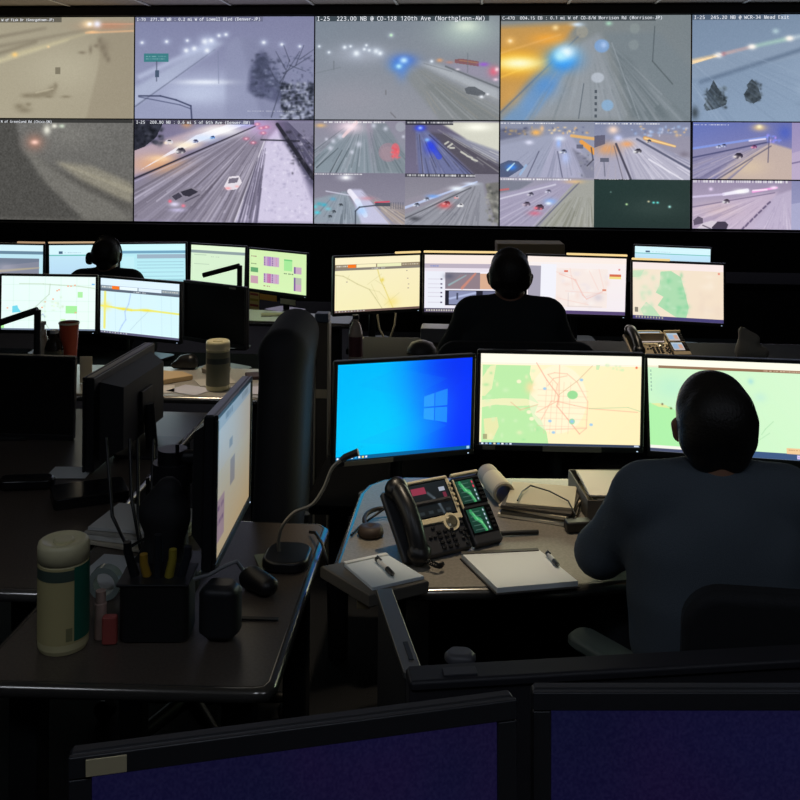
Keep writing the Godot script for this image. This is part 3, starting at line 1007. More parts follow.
func region_map() -> Pic:
	var p := Pic.new(476, 351, 643, 447, 3.0)
	p.grad("fdf3c8", "fceebc", "fdf6d4", "fdedb8")
	p.rect(476, 351, 643, 362, "fffbea")
	p.poly([478, 363, 528, 363, 527, 372, 531, 384, 529, 394, 537, 402, 533, 414, 540, 420, 546, 434, 548, 445, 478, 445], "b6eaa6", 0.92)
	p.poly([478, 376, 486, 364, 492, 363, 488, 388, 481, 396, 478, 396], "f2eebc", 0.85)
	p.poly([478, 400, 500, 398, 524, 398, 540, 404, 516, 406, 492, 405, 478, 408], "f6eec0", 0.85)
	p.poly([480, 420, 494, 418, 496, 428, 490, 442, 482, 442], "f3e7b0", 0.8)
	p.speckle(480, 365, 540, 442, 26, 2.2, ["d6f2c0", "f4efc2", "9ee29a"], 0.6, 51)
	p.disc(557, 398, 30, 36, "fff6dc", 0.6)
	p.blob(528, 386, 5, 6, "fbdca6", 0.8)
	for q in [[548, 372, 577, 366, 24], [0, 0, 0, 0, 0]]:
		pass
	var red := "f4bca0"
	p.path([540, 420, 550, 400, 553, 400, 556, 382, 546, 372, 553, 370, 566, 371, 577, 380, 588, 400, 587, 428, 580, 434], 0.8, red, 0.8)
	for x in [545, 551, 557, 563, 570]:
		p.line(x, 380, x - 2, 434, 0.5, red, 0.55)
	for y in [388, 394, 400, 406, 412, 418, 426]:
		p.line(536, y, 588, y + 1, 0.5, red, 0.5)
	p.line(558, 362, 558, 404, 0.7, "f2ae92", 0.8)
	p.path([534, 360, 545, 378, 558, 395, 556, 405, 567, 418, 580, 434], 0.9, "f0a48c", 0.8)
	p.path([535, 412, 556, 400, 574, 404, 590, 407, 640, 410], 0.7, "f2ae92", 0.8)
	p.path([558, 393, 577, 378, 592, 362], 0.7, "d8b890", 0.8)
	p.path([546, 384, 552, 376, 566, 373], 0.8, red, 0.8)
	p.path([545, 430, 587, 428], 0.8, red, 0.8)
	p.path([590, 407, 630, 405, 643, 409], 0.8, "b8d4a0", 0.7)
	p.path([508, 402, 518, 410, 536, 404], 0.7, "e8b088", 0.7)
	p.disc(572, 393, 5.5, 4.5, "98dc96", 0.95)
	p.disc(572, 421, 3, 3, "90d8b0", 0.9)
	for q in [[543, 387], [581, 377], [549, 421], [553, 433], [592, 424], [572, 421]]:
		p.disc(q[0], q[1], 1.8, 1.4, "9cc8ec", 0.9)
	for q in [[527, 412], [530, 419], [516, 380], [533, 386]]:
		p.disc(q[0], q[1], 2.4, 2, "fdf3d0", 0.9)
	p.poly([596, 361, 600, 361, 599, 366, 596, 366], "c4eab4", 0.8)
	p.speckle(602, 361, 625, 366, 8, 1.6, ["cdeeb8"], 0.6, 52)
	p.line(477, 361, 643, 361, 0.5, "e4dcc0", 0.7)
	p.disc(638, 363, 1.2, 1.2, "ee7050", 0.95)
	p.rect(479.5, 436, 484, 441.5, "a4a478", 0.9)
	p.rect(476, 444.8, 643, 447, "35425c")
	for i in 8:
		p.rect(478 + i * 4.2, 445.1, 480.4 + i * 4.2, 446.7, ["e8f0ff", "b8c8e0", "70c0ff", "e8e0c0", "58a8f0", "f4f4ff", "90a8c0", "e0e8ff"][i])
	p.rect(637, 445.1, 642, 446.7, "c8d4e8")
	return p

func green_map() -> Pic:
	var p := Pic.new(646, 356, 816, 454, 2.5)
	p.grad("d2f6cc", "caf4c4", "caf2c6", "daf8d4")
	p.rect(646, 356, 816, 364.5, "fffdea")
	p.rect(646, 363.6, 657, 365.6, "f0ead0")
	p.rect(657, 363.4, 816, 366, "8a6248", 0.9)
	p.dashes(764, 364.6, 812, 1.0, 60, "f0d8c0", 0.8)
	p.blob(670, 386, 20, 14, "b8ecd0", 0.6)
	p.poly([646, 403, 656, 405, 668, 406, 676, 412, 690, 414, 700, 430, 700, 452, 646, 452], "aef0a8", 0.95)
	p.poly([648, 404, 656, 403, 664, 405, 668, 408, 656, 407], "ece8a0", 0.8)
	p.blob(660, 404, 1, 1, "604830", 0.9)
	p.blob(669, 408, 1, 1, "604830", 0.9)
	p.blob(751, 376, 3, 3, "a4dcdc", 0.7)
	p.blob(760, 392, 6, 5, "c0ead8", 0.6)
	p.blob(699, 371, 2.4, 2, "e89878", 0.9)
	p.blob(722, 369, 1.4, 1.2, "d8b868", 0.8)
	for y in [368, 372, 376, 380, 384, 388]:
		p.rect(648.4, y, 649.6, y + 2.6, "8cb8a0", 0.8)
	p.path([760, 430, 764, 424, 772, 416], 0.6, "a8d8a8", 0.8)
	p.path([757, 436, 768, 428], 0.6, "b0dcb0", 0.8)
	p.rect(646, 447.5, 690, 451, "f4f4e8")
	p.rect(646, 451, 816, 454, "4c5470")
	p.rect(690, 447.5, 816, 454, "405a84")
	p.rect(784, 442, 816, 448, "f2c896", 0.95)
	p.dashes(786, 444, 814, 0.9, 61, "b07848", 0.8)
	p.rect(794, 449, 810, 453, "d8ccf0")
	p.dashes(795, 451, 809, 1.2, 62, "7050c0", 0.9)
	return p

func yellow_map(cool: bool) -> Pic:
	var p := Pic.new(0, 0, 85, 55, 4.0)
	if cool:
		p.grad("d6f2fc", "d8f6fa", "dcf4fc", "d4f4f8")
	else:
		p.grad("f9f3cc", "faf0b4", "f8f3c8", "fbecc0")
	p.rect(0, 0, 85, 7, "dff2ff" if cool else "fdf3cc")
	p.rect(0, 7, 85, 10.6, "8494a0" if cool else "93836a")
	p.rect(0, 10.6, 85, 13, "5c6878" if cool else "8a8278")
	p.dashes(1.5, 8.8, 12, 1.6, 71, "f4f0e8", 0.9)
	p.rect(12.4, 7.2, 20.5, 10.4, "ff7a20")
	p.rect(21, 7.2, 40.5, 10.4, "eaf8ff" if cool else "fbf3c8")
	p.rect(41.5, 7.2, 66, 10.4, "e2f2ff" if cool else "eef0c0")
	p.dashes(67, 8.8, 84, 1.2, 72, "e8e0d0", 0.7)
	p.dashes(36, 11.8, 48, 0.9, 73, "f0f0f0", 0.8)
	if cool:
		p.line(5, 14, 4.5, 50, 2.4, "f2e860", 0.8)
		p.path([0, 28, 12, 28.5, 25, 29.5, 34, 30, 44, 29, 52, 28.6, 85, 29.5], 1.6, "f4e84c", 0.85)
		p.blob(27, 29.4, 7, 1.4, "f4e040", 0.8)
		p.blob(50, 28.8, 6, 1.4, "f4e040", 0.8)
		p.blob(6, 28, 5, 4, "f6ea70", 0.7)
		p.path([33, 14, 31, 24, 27, 32, 28, 40, 24, 46, 20, 54], 1.1, "a8c4f0", 0.75)
		p.path([52, 30, 40, 42, 33, 50], 0.5, "b8d4dc", 0.8)
		for x in [16, 44, 66, 76]:
			p.line(x, 13, x + 1, 53, 0.35, "bcdce4", 0.6)
	else:
		p.path([0, 17, 8, 18.5, 14, 22, 22, 27, 34, 33, 40, 42, 47, 53], 0.7, "c8c08a", 0.85)
		p.path([42, 13, 45, 24, 49, 32, 54, 44, 58, 53], 0.8, "e0cc60", 0.8)
		for q in [[12, 22, 14, 18], [32, 28, 46, 18], [34, 33, 44, 36], [40, 24, 49, 30], [36, 28, 43, 44], [44, 36, 51, 44], [49, 50, 64, 38]]:
			p.line(q[0], q[1], q[2], q[3], 0.4, "d8cf98", 0.7)
		p.blob(57, 47, 6, 5, "f8e078", 0.6)
		p.blob(47, 24, 1.6, 2, "e8d048", 0.8)
		for q in [[71, 15], [72, 23], [73, 29], [72.6, 33], [11, 24]]:
			p.rect(q[0], q[1], q[0] + 1.6, q[1] + 0.9, "a89890", 0.8)
	p.rect(0, 53, 85, 55, "5c5a78" if cool else "6c5450")
	for i in 10:
		p.rect(1 + i * 3, 53.4, 2.6 + i * 3, 54.6, "e8e8e0" if i % 2 else "b8b8c8", 0.9)
	return p

func camera_page() -> Pic:
	var p := Pic.new(422, 253, 525, 312, 4.0)
	p.grad("f6f2fa", "f0ecf8")
	p.rect(422, 253, 525, 262, "fbeee6")
	p.rect(422, 262, 525, 266.5, "b4a8b8", 0.85)
	p.dashes(428, 264.4, 436, 1.0, 80, "5878d0", 0.9)
	p.rect(422, 266.5, 525, 270, "ece4ee")
	p.rect(424, 270, 443, 308, "eef0fa")
	for y in [278, 283, 287, 292, 296, 302]:
		p.line(426, y, 440, y, 0.3, "c0b8c8", 0.8)
		p.rect(439, y - 0.7, 441, y + 0.7, "5c5470", 0.9)
	p.rect(444, 271, 481, 288, "857f8c")
	p.poly([444, 288, 460, 273, 481, 273, 481, 288], "95828a", 0.8)
	p.line(462, 287, 476, 272, 3, "d88c78", 0.8, 2)
	p.line(448, 284, 466, 274, 2, "9cc4c8", 0.7, 1)
	p.blob(448, 275, 5, 3, "5a5c70", 0.7)
	p.rect(481, 272, 500, 288, "d8a888", 0.9)
	p.line(480, 290, 480, 311, 0.8, "78c8d0", 0.9)
	p.rect(444, 289.5, 522, 305, "242432")
	p.rect(448, 290, 477, 304, "8c92b4")
	p.line(449, 298, 476, 292, 2, "c0ccf0", 0.8)
	p.poly([460, 304, 477, 297, 477, 304], "cdbc5c", 0.9)
	p.rect(456, 292, 458, 299, "4c5068")
	p.rect(484, 290, 512, 304, "6c708c")
	p.blob(495, 296, 6, 3, "b8b8d8", 0.7)
	p.rect(422, 308, 525, 312, "585068")
	for i in 14:
		p.rect(424 + i * 2.6, 309.2, 425.6 + i * 2.6, 311, "d8d4c8", 0.9)
	return p

func alert_map() -> Pic:
	var p := Pic.new(526, 256, 628, 316, 4.0)
	p.grad("fbf2f0", "f6eef2")
	p.rect(526, 256, 628, 262, "fdf0e8")
	p.rect(527, 266, 540, 310, "a8a4b4")
	p.rect(540, 264, 556, 310, "f4f4fc")
	p.rect(556, 268, 609, 309, "f9ece6")
	p.speckle(556, 268, 609, 309, 30, 3, ["f6e0d8", "fdf6f0", "f0e6e8"], 0.7, 90)
	for q in [[556, 272, 572, 276], [572, 276, 580, 288], [580, 288, 586, 298], [586, 298, 608, 290], [566, 292, 608, 294], [570, 268, 574, 290], [590, 270, 600, 290], [560, 300, 590, 306], [600, 268, 606, 290]]:
		p.line(q[0], q[1], q[2], q[3], 0.5, "f4c8bc", 0.6)
	p.path([559, 274, 576, 280, 584, 296, 588, 300, 604, 292], 0.7, "f0b4a8", 0.7)
	p.rect(564, 270, 568, 272, "e06a50", 0.9)
	p.rect(604, 289, 608, 291, "e08a70", 0.9)
	p.blob(600, 298, 5, 4, "d8d0d8", 0.8)
	for q in [[569, 294, 569, 308], [569, 308, 604, 308]]:
		p.line(q[0], q[1], q[2], q[3], 0.4, "c8bcc0", 0.7)
	p.rect(611, 273, 623, 275.4, "d86848", 0.95)
	p.rect(611, 275.4, 623, 278, "f4e080", 0.9)
	p.rect(526, 312.5, 628, 316, "5a4a78")
	p.disc(621, 268, 0.9, 0.9, "d87878", 0.9)
	return p

func terrain_map() -> Pic:
	var p := Pic.new(632, 261, 725, 320, 4.0)
	p.grad("f7e8d2", "f5e3cc", "f6ead4", "f6e0c8")
	p.rect(632, 261, 725, 268, "fbece8")
	p.poly([661, 270, 672, 269, 682, 275, 686, 290, 690, 306, 687, 318, 676, 316, 666, 310, 658, 305, 664, 296, 656, 292, 660, 284], "a8deb0", 0.9)
	p.poly([640, 310, 646, 302, 654, 308, 662, 318, 644, 318], "b4e2b8", 0.8)
	p.speckle(634, 270, 662, 316, 26, 3, ["cfe8c4", "f4ead4", "bfe4c0"], 0.6, 95)
	p.speckle(662, 272, 688, 314, 24, 2.4, ["8cd4a0", "c4e8c4"], 0.6, 96)
	p.poly([632, 270, 644, 269, 640, 276, 632, 277], "c0e6c0", 0.7)
	p.speckle(692, 270, 722, 312, 14, 4, ["f0dcc8", "fbeedc"], 0.5, 97)
	p.rect(634, 308, 637.6, 313, "7a7468", 0.9)
	p.disc(720.5, 270, 1, 1, "e87868", 0.9)
	p.rect(632, 316.4, 725, 320, "4a4478")
	for i in 10:
		p.rect(635 + i * 3, 317, 636.6 + i * 3, 319, "b8b4a0", 0.9)
	return p

func county_map() -> Pic:
	var p := Pic.new(2, 275, 97, 332, 4.0)
	p.grad("eafcf8", "e8fdf6", "e6faf8", "eefdf6")
	for x in [14, 30, 46, 62, 78, 90]:
		p.line(x, 276, x, 331, 0.4, "cfe8e0", 0.7)
	for y in [284, 301, 312, 322]:
		p.line(3, y, 96, y, 0.4, "cfe8e0", 0.7)
	p.path([20, 283, 44, 283, 60, 284, 80, 285, 96, 287], 0.8, "b8d0b0", 0.8)
	p.path([51, 283, 50, 294, 42, 302, 36, 308, 34, 314, 38, 320, 46, 324, 50, 330], 0.7, "b8ccb8", 0.85)
	p.poly([13, 307, 18, 306, 19, 309, 22, 313, 13, 314], "74d8ec")
	p.rect(67, 306, 78.5, 314, "a8f0a0")
	p.rect(79, 291, 84, 297, "b0f0a8")
	p.rect(62, 320, 67, 325, "c8f4c0")
	p.poly([2, 322, 5, 322, 5, 331, 2, 331], "a8ec98")
	for q in [[58, 290], [60, 289], [69, 285], [72, 285], [76, 284], [54, 299], [43, 308], [8, 309], [77, 313], [46, 302]]:
		p.rect(q[0] - 0.7, q[1] - 0.7, q[0] + 0.9, q[1] + 0.7, "f4a888", 0.85)
	p.rect(93, 282, 96, 283.6, "78b8f0", 0.9)
	p.speckle(40, 296, 66, 318, 22, 1.2, ["d4ecd0", "f0f4cc"], 0.7, 101)
	p.path([41, 317, 44, 315, 46, 318], 0.6, "98a8e0", 0.8)
	p.rect(2, 330.6, 97, 332, "6a7890")
	return p

func report_page(kind: int) -> Pic:
	var p := Pic.new(0, 0, 70, 42, 4.0)
	match kind:
		0:   # camera viewer
			p.grad("bfe8f6", "c4ecf8")
			p.rect(0, 0, 70, 6, "d8f6ff")
			p.rect(0, 6, 70, 9, "6a8aa0")
			p.rect(4, 13, 66, 42, "747e92")
			p.poly([4, 42, 30, 20, 66, 16, 66, 42], "8c8ea0", 0.8)
			p.line(20, 26, 66, 22, 3, "c8b890", 0.7, 1)
			p.blob(30, 22, 12, 4, "a8a8b8", 0.7)
		1:   # blank sheet
			p.grad("c8eefc", "b6d8f4")
			p.rect(0, 0, 70, 9, "d8f8ff")
			p.rect(0, 9.6, 70, 10.6, "58b8a8", 0.8)
			p.rect(10, 6, 14, 8.6, "3c5878", 0.9)
			p.dashes(16, 7.4, 32, 0.8, 111, "a0b8d0", 0.7)
		2:   # list
			p.grad("b8ecf6", "bff2fa")
			p.rect(0, 0, 70, 6, "d0fbff")
			p.rect(0, 6.4, 70, 9, "6ea0c0", 0.9)
			p.rect(18, 10, 70, 14, "9aacc0", 0.85)
			for y in [17, 20, 23, 27, 31, 35]:
				p.rect(18, y, 68, y + 0.7, "9cc8d8", 0.8)
			p.rect(2, 12, 15, 40, "c4f2fa")
			p.rect(40, 34, 70, 38, "98c8d4", 0.7)
		3:   # pale form
			p.grad("dcf2d4", "d8f4d0")
			p.rect(0, 0, 70, 5, "e6fbd8")
			p.rect(0, 5.4, 70, 8.6, "8a9aa0", 0.9)
			p.dashes(26, 12, 36, 0.8, 112, "b0c4b0", 0.7)
			p.rect(4, 10, 20, 11, "c0d8bc")
			p.rect(4, 20, 24, 21, "c4dcc0")
		4:   # status board
			p.grad("d6f2b4", "d8f6b8")
			for q in [[18, 6], [18, 24]]:
				p.rect(q[0], q[1], q[0] + 19, q[1] + 10, "c8a8cc", 0.95)
				p.rect(q[0] + 4.6, q[1], q[0] + 9, q[1] + 10, "a884c8" if q[1] < 10 else "c070a8", 0.9)
				for i in 4:
					for j in 5:
						p.rect(q[0] + 0.6 + i * 4.8, q[1] + 0.6 + j * 1.9, q[0] + 1.8 + i * 4.8, q[1] + 1.7 + j * 1.9, "6c3c90" if i % 2 == 0 else "d48ab0", 0.9)
			p.rect(43, 7, 53, 19, "a8ec9c")
			p.rect(43, 7, 53, 8.6, "78d080")
			p.rect(1.5, 19, 11, 24, "58a068", 0.9)
			p.rect(1.5, 28, 11, 36, "c898b0", 0.9)
			p.dashes(2, 7, 9, 1.2, 113, "884058", 0.9)
			p.dashes(2, 15, 10, 1.0, 114, "607050", 0.9)
			p.dashes(43, 22, 53, 1.2, 115, "405840", 0.9)
			p.dashes(18, 37.5, 26, 1.0, 116, "a05060", 0.8)
			for y in [14, 25, 32]:
				p.rect(55, y, 64, y + 7, "c8a4c4" if y != 25 else "b4b4b0", 0.9)
				p.rect(55, y, 57, y + 7, "7c58a0", 0.9)
	return p

func side_page() -> Pic:
	var p := Pic.new(0, 0, 53, 30, 5.0)
	p.grad("a8b4bc", "b09c7c", "a0acb4", "a89a84")
	for i in 10:
		p.rect(0, 12 + i * 1.8, 53, 14 + i * 1.8, Color("aaa898").lerp(Color("b49a70"), i / 9.0).to_html(false), 0.6)
	p.rect(0, 0, 53, 3, "8c9ca8")
	p.dashes(12, 1.5, 22, 1.4, 121, "4c5c6c", 0.8)
	p.dashes(38, 1.5, 48, 1.4, 122, "5c6c78", 0.8)
	p.rect(18, 8, 23, 10, "707c88", 0.8)
	p.rect(20, 13, 27, 19, "70707c", 0.7)
	p.rect(2, 18, 12, 27, "8c7488", 0.8)
	p.dashes(3, 20, 11, 1.0, 123, "60486c", 0.8)
	p.dashes(3, 23, 11, 1.0, 124, "60486c", 0.8)
	return p

func dark_page(seed_: int) -> Pic:
	var p := Pic.new(0, 0, 53, 30, 4.0)
	p.grad("19173a", "1d1648", "16163c", "20183e")
	p.speckle(0, 0, 53, 30, 20, 6, ["1a1a44", "241640", "14183a"], 0.5, seed_)
	p.grain(0.02, seed_)
	return p

func phone_page(kind: int) -> Pic:
	var p := Pic.new(0, 0, 26, 16, 6.0)
	match kind:
		0:
			p.grad("1c2226", "14181a")
			p.rect(1.5, 1.6, 11, 5, "a03850", 0.9)
			p.path([12, 5, 15, 8, 17, 11, 18, 15], 1.6, "566068", 0.8)
			p.rect(20, 3, 24, 5, "b8c0d0", 0.9)
			p.rect(21.6, 5.6, 24, 8.6, "7c2c40", 0.9)
			for i in 4:
				p.rect(2 + i * 6, 13.4, 5.4 + i * 6, 14.8, "2c3438", 0.9)
		1, 2:
			p.grad("1c4a38", "16342c")
			p.path([6, 2, 9, 6, 15, 9, 18, 15], 4.0, "3cb068", 0.8)
			p.path([8, 3, 11, 7, 16, 10, 19, 15], 1.4, "8ae49c", 0.7)
			for i in 5:
				p.rect(3, 2 + i * 3, 18, 2.5 + i * 3, "6c8c80", 0.6)
				if kind == 2 or i > 1:
					p.disc(23.5, 2 + i * 3, 0.9, 0.9, "dcecff")
				else:
					p.disc(23.5, 2 + i * 3, 1.1, 1.1, "ff4060")
		3:
			p.grad("b8d0e0", "c8b8b0")
			p.rect(2, 3, 14, 13, "9cb8d8")
			p.rect(15, 4, 24, 12, "d8a890")
	return p

# ---------------------------------------------------------------- joined round shapes: distance field meshed as surface nets
func nets(out: MB, bones: Array, cell: float, k: float) -> void:
	var lo := Vector3.ONE * 1e9
	var hi := -lo
	var pad := k + cell * 2.5
	for b in bones:
		var r: float = maxf(b[2], b[3]) + pad
		lo = lo.min(b[0] - Vector3.ONE * r).min(b[1] - Vector3.ONE * r)
		hi = hi.max(b[0] + Vector3.ONE * r).max(b[1] + Vector3.ONE * r)
	var nx := int((hi.x - lo.x) / cell) + 2
	var ny := int((hi.y - lo.y) / cell) + 2
	var nz := int((hi.z - lo.z) / cell) + 2
	var f := PackedFloat32Array()
	f.resize(nx * ny * nz)
	f.fill(1.0)
	for b in bones:
		var a: Vector3 = b[0]
		var e: Vector3 = b[1] - a
		var l2 := maxf(e.length_squared(), 1e-9)
		var ra: float = b[2]
		var dr: float = b[3] - ra
		var r := maxf(b[2], b[3]) + pad
		var p0: Vector3 = (a.min(b[1]) - Vector3.ONE * r - lo) / cell
		var p1: Vector3 = (a.max(b[1]) + Vector3.ONE * r - lo) / cell
		for z in range(maxi(0, int(p0.z)), mini(nz, int(p1.z) + 1)):
			for y in range(maxi(0, int(p0.y)), mini(ny, int(p1.y) + 1)):
				var i := (z * ny + y) * nx
				for x in range(maxi(0, int(p0.x)), mini(nx, int(p1.x) + 1)):
					var q := lo + Vector3(x, y, z) * cell - a
					var h := clampf(q.dot(e) / l2, 0.0, 1.0)
					var d := (q - e * h).length() - ra - dr * h
					var o := f[i + x]
					var m := maxf(k - absf(d - o), 0.0)
					f[i + x] = minf(d, o) - m * m * 0.25 / k
	var idx := PackedInt32Array()
	idx.resize(nx * ny * nz)
	idx.fill(-1)
	var vs: Array[Vector3] = []
	var ns: Array[Vector3] = []
	var off := [0, 1, nx, nx + 1, nx * ny, nx * ny + 1, nx * ny + nx, nx * ny + nx + 1]
	var edges := [[0, 1], [2, 3], [4, 5], [6, 7], [0, 2], [1, 3], [4, 6], [5, 7], [0, 4], [1, 5], [2, 6], [3, 7]]
	for z in nz - 1:
		for y in ny - 1:
			for x in nx - 1:
				var i := (z * ny + y) * nx + x
				var f0 := f[i]
				if f0 > cell * 2.0:
					continue
				var inside := 0
				for o in off:
					if f[i + o] < 0.0:
						inside += 1
				if inside == 0 or inside == 8:
					continue
				var s := Vector3.ZERO
				var c := 0
				for e in edges:
					var a: float = f[i + off[e[0]]]
					var b: float = f[i + off[e[1]]]
					if (a < 0.0) != (b < 0.0):
						var t := a / (a - b)
						var pa := Vector3(e[0] & 1, (e[0] >> 1) & 1, e[0] >> 2)
						var pb := Vector3(e[1] & 1, (e[1] >> 1) & 1, e[1] >> 2)
						s += pa.lerp(pb, t)
						c += 1
				var g := Vector3.ZERO
				for o in 8:
					g += Vector3(1 if o & 1 else -1, 1 if o & 2 else -1, 1 if o & 4 else -1) * clampf(f[i + off[o]], -0.1, cell * 3)
				idx[i] = vs.size()
				vs.append(lo + (Vector3(x, y, z) + s / c) * cell)
				ns.append(g.normalized())
	var strides := [1, nx, nx * ny]
	for z in range(1, nz - 1):
		for y in range(1, ny - 1):
			for x in range(1, nx - 1):
				var i := (z * ny + y) * nx + x
				if f[i] > cell * 2.0 or f[i] < -cell * 2.0:
					continue
				for ax in 3:
					if (f[i] < 0.0) != (f[i + strides[ax]] < 0.0):
						var p: int = strides[(ax + 1) % 3]
						var q: int = strides[(ax + 2) % 3]
						var a := idx[i]
						var b := idx[i - p]
						var c := idx[i - p - q]
						var d := idx[i - q]
						if a >= 0 and b >= 0 and c >= 0 and d >= 0:
							out.quad(vs[a], vs[b], vs[c], vs[d], ns[a], ns[b], ns[c], ns[d])

func mirrored(bones: Array) -> Array:
	var r := bones.duplicate()
	for b in bones:
		r.append([Vector3(-b[0].x, b[0].y, b[0].z), Vector3(-b[1].x, b[1].y, b[1].z), b[2], b[3]])
	return r

var figure := {}

func make_figure() -> void:
	var V := func(x: float, y: float, z: float) -> Vector3: return Vector3(x, y, z)
	var skin := MB.new()
	# head: cranium, face, jaw, nose, ears, lips, brow, neck
	var head := [
		[V.call(0, 1.158, 0.012), V.call(0, 1.162, -0.042), 0.0725, 0.071], [V.call(0, 1.115, -0.05), V.call(0, 1.085, -0.06), 0.058, 0.052],
		[V.call(0, 1.062, -0.075), V.call(0, 1.05, -0.088), 0.04, 0.026], [V.call(0, 1.135, -0.118), V.call(0, 1.103, -0.136), 0.009, 0.013],
		[V.call(-0.016, 1.076, -0.112), V.call(0.016, 1.076, -0.112), 0.007, 0.007], [V.call(-0.035, 1.143, -0.104), V.call(0.035, 1.143, -0.104), 0.011, 0.011],
		[V.call(0, 1.0, 0.0), V.call(0, 1.1, -0.008), 0.06, 0.056], [V.call(-0.012, 1.1, -0.122), V.call(0.012, 1.1, -0.122), 0.008, 0.008]]
	head += mirrored([[V.call(0.074, 1.138, -0.012), V.call(0.072, 1.108, -0.022), 0.014, 0.009], [V.call(0.081, 1.142, -0.006), V.call(0.077, 1.114, -0.014), 0.008, 0.006]])
	nets(skin, head, 0.0052, 0.014)
	# trunk, arms and legs under the clothes
	var trunk := [[V.call(0, 0.56, 0.02), V.call(0, 0.9, 0), 0.09, 0.1], [V.call(-0.1, 0.97, -0.01), V.call(0.1, 0.97, -0.01), 0.055, 0.055], [V.call(0, 0.95, 0), V.call(0, 1.06, -0.01), 0.055, 0.05]]
	trunk += mirrored([[V.call(0.15, 0.975, -0.01), V.call(0.226, 0.832, -0.09), 0.04, 0.036], [V.call(0.226, 0.832, -0.09), V.call(0.14, 0.785, -0.33), 0.036, 0.026], [V.call(0.08, 0.53, 0.0), V.call(0.13, 0.54, -0.42), 0.065, 0.05], [V.call(0.13, 0.54, -0.42), V.call(0.14, 0.12, -0.38), 0.045, 0.035]])
	nets(skin, trunk, 0.016, 0.03)
	for s in [-1.0, 1.0]:
		var hand := [[V.call(s * 0.145, 0.785, -0.32), V.call(s * 0.135, 0.777, -0.36), 0.026, 0.022], [V.call(s * 0.118, 0.774, -0.375), V.call(s * 0.112, 0.77, -0.415), 0.016, 0.014], [V.call(s * 0.15, 0.774, -0.375), V.call(s * 0.15, 0.77, -0.412), 0.016, 0.013], [V.call(s * 0.134, 0.775, -0.37), V.call(s * 0.131, 0.772, -0.415), 0.017, 0.015]]
		for q in [[0.104, -0.42, -0.004, 0.036, 0.024], [0.122, -0.425, 0.0, 0.042, 0.028], [0.139, -0.424, 0.003, 0.038, 0.026], [0.156, -0.418, 0.006, 0.03, 0.02]]:
			var a := Vector3(s * q[0], 0.772, q[1])
			var b := a + Vector3(s * q[2], 0.008, -q[3])
			hand.append([a, b, 0.0088, 0.008])
			hand.append([b, b + Vector3(s * q[2], -0.016, -q[4]), 0.008, 0.0066])
		hand.append([V.call(s * 0.112, 0.774, -0.365), V.call(s * 0.084, 0.768, -0.395), 0.013, 0.01])
		hand.append([V.call(s * 0.084, 0.768, -0.395), V.call(s * 0.078, 0.762, -0.425), 0.0096, 0.0074])
		nets(skin, hand, 0.0042, 0.006)
	figure.skin = skin.mesh()
	var sweater := MB.new()
	var cloth := [
		[V.call(-0.06, 0.54, 0.02), V.call(0.06, 0.54, 0.02), 0.115, 0.115], [V.call(-0.068, 0.7, 0.025), V.call(0.068, 0.7, 0.025), 0.113, 0.113], [V.call(-0.074, 0.79, 0.02), V.call(0.074, 0.79, 0.02), 0.113, 0.113],
		[V.call(-0.075, 0.88, 0.01), V.call(0.075, 0.88, 0.01), 0.112, 0.112], [V.call(-0.142, 0.99, -0.005), V.call(0.142, 0.99, -0.005), 0.066, 0.066],
		[V.call(0, 0.55, 0.02), V.call(0, 0.93, 0.01), 0.12, 0.12], [V.call(0, 0.985, -0.005), V.call(0, 1.012, -0.008), 0.07, 0.064]]
	cloth += mirrored([[V.call(0.13, 0.998, -0.005), V.call(0.03, 1.02, -0.005), 0.056, 0.05], [V.call(0.155, 0.978, -0.01), V.call(0.226, 0.832, -0.09), 0.062, 0.05], [V.call(0.226, 0.832, -0.09), V.call(0.15, 0.79, -0.31), 0.052, 0.04]])
	nets(sweater, cloth, 0.0125, 0.03)
	figure.sweater = sweater.mesh()
	var trousers := MB.new()
	nets(trousers, mirrored([[V.call(0.075, 0.53, 0.02), V.call(0.13, 0.54, -0.42), 0.1, 0.07], [V.call(0.13, 0.54, -0.42), V.call(0.14, 0.1, -0.38), 0.068, 0.055]]) + [[V.call(-0.07, 0.54, 0.03), V.call(0.07, 0.54, 0.03), 0.108, 0.108]], 0.018, 0.03)
	figure.trousers = trousers.mesh()
	var shoe := MB.new()
	nets(shoe, [[V.call(0, 0.05, 0.02), V.call(0, 0.045, -0.1), 0.045, 0.042], [V.call(0, 0.045, -0.1), V.call(0, 0.04, -0.17), 0.042, 0.034], [V.call(0, 0.1, 0.03), V.call(0, 0.06, 0.02), 0.042, 0.045]], 0.012, 0.02)
	figure.shoe = shoe.mesh()
	for kind in ["full", "short"]:
		var hair := MB.new()
		var lock := [[V.call(0, 1.162, 0.02), V.call(0, 1.172, -0.03), 0.076, 0.074], [V.call(0, 1.186, -0.02), V.call(0, 1.188, -0.06), 0.066, 0.054]]
		lock += mirrored([[V.call(0.042, 1.15, 0.02), V.call(0.046, 1.12, 0.022), 0.04, 0.034]])
		if kind == "full":
			lock += mirrored([[V.call(0.022, 1.13, 0.03), V.call(0.024, 1.092, 0.024), 0.05, 0.042]])
			lock += mirrored([[V.call(0.043, 1.175, -0.005), V.call(0.042, 1.11, 0.008), 0.037, 0.033]])
		else:
			lock.append([V.call(0, 1.13, 0.034), V.call(0, 1.1, 0.034), 0.058, 0.046])
		nets(hair, lock, 0.0055, 0.014)
		figure[kind] = hair.mesh()

func piece(parent: Node, called: String, m: Mesh, material: Material, at := Vector3.ZERO) -> MeshInstance3D:
	var o := MeshInstance3D.new()
	o.name = called
	o.mesh = m
	o.material_override = material
	o.position = at
	parent.add_child(o, true)
	return o

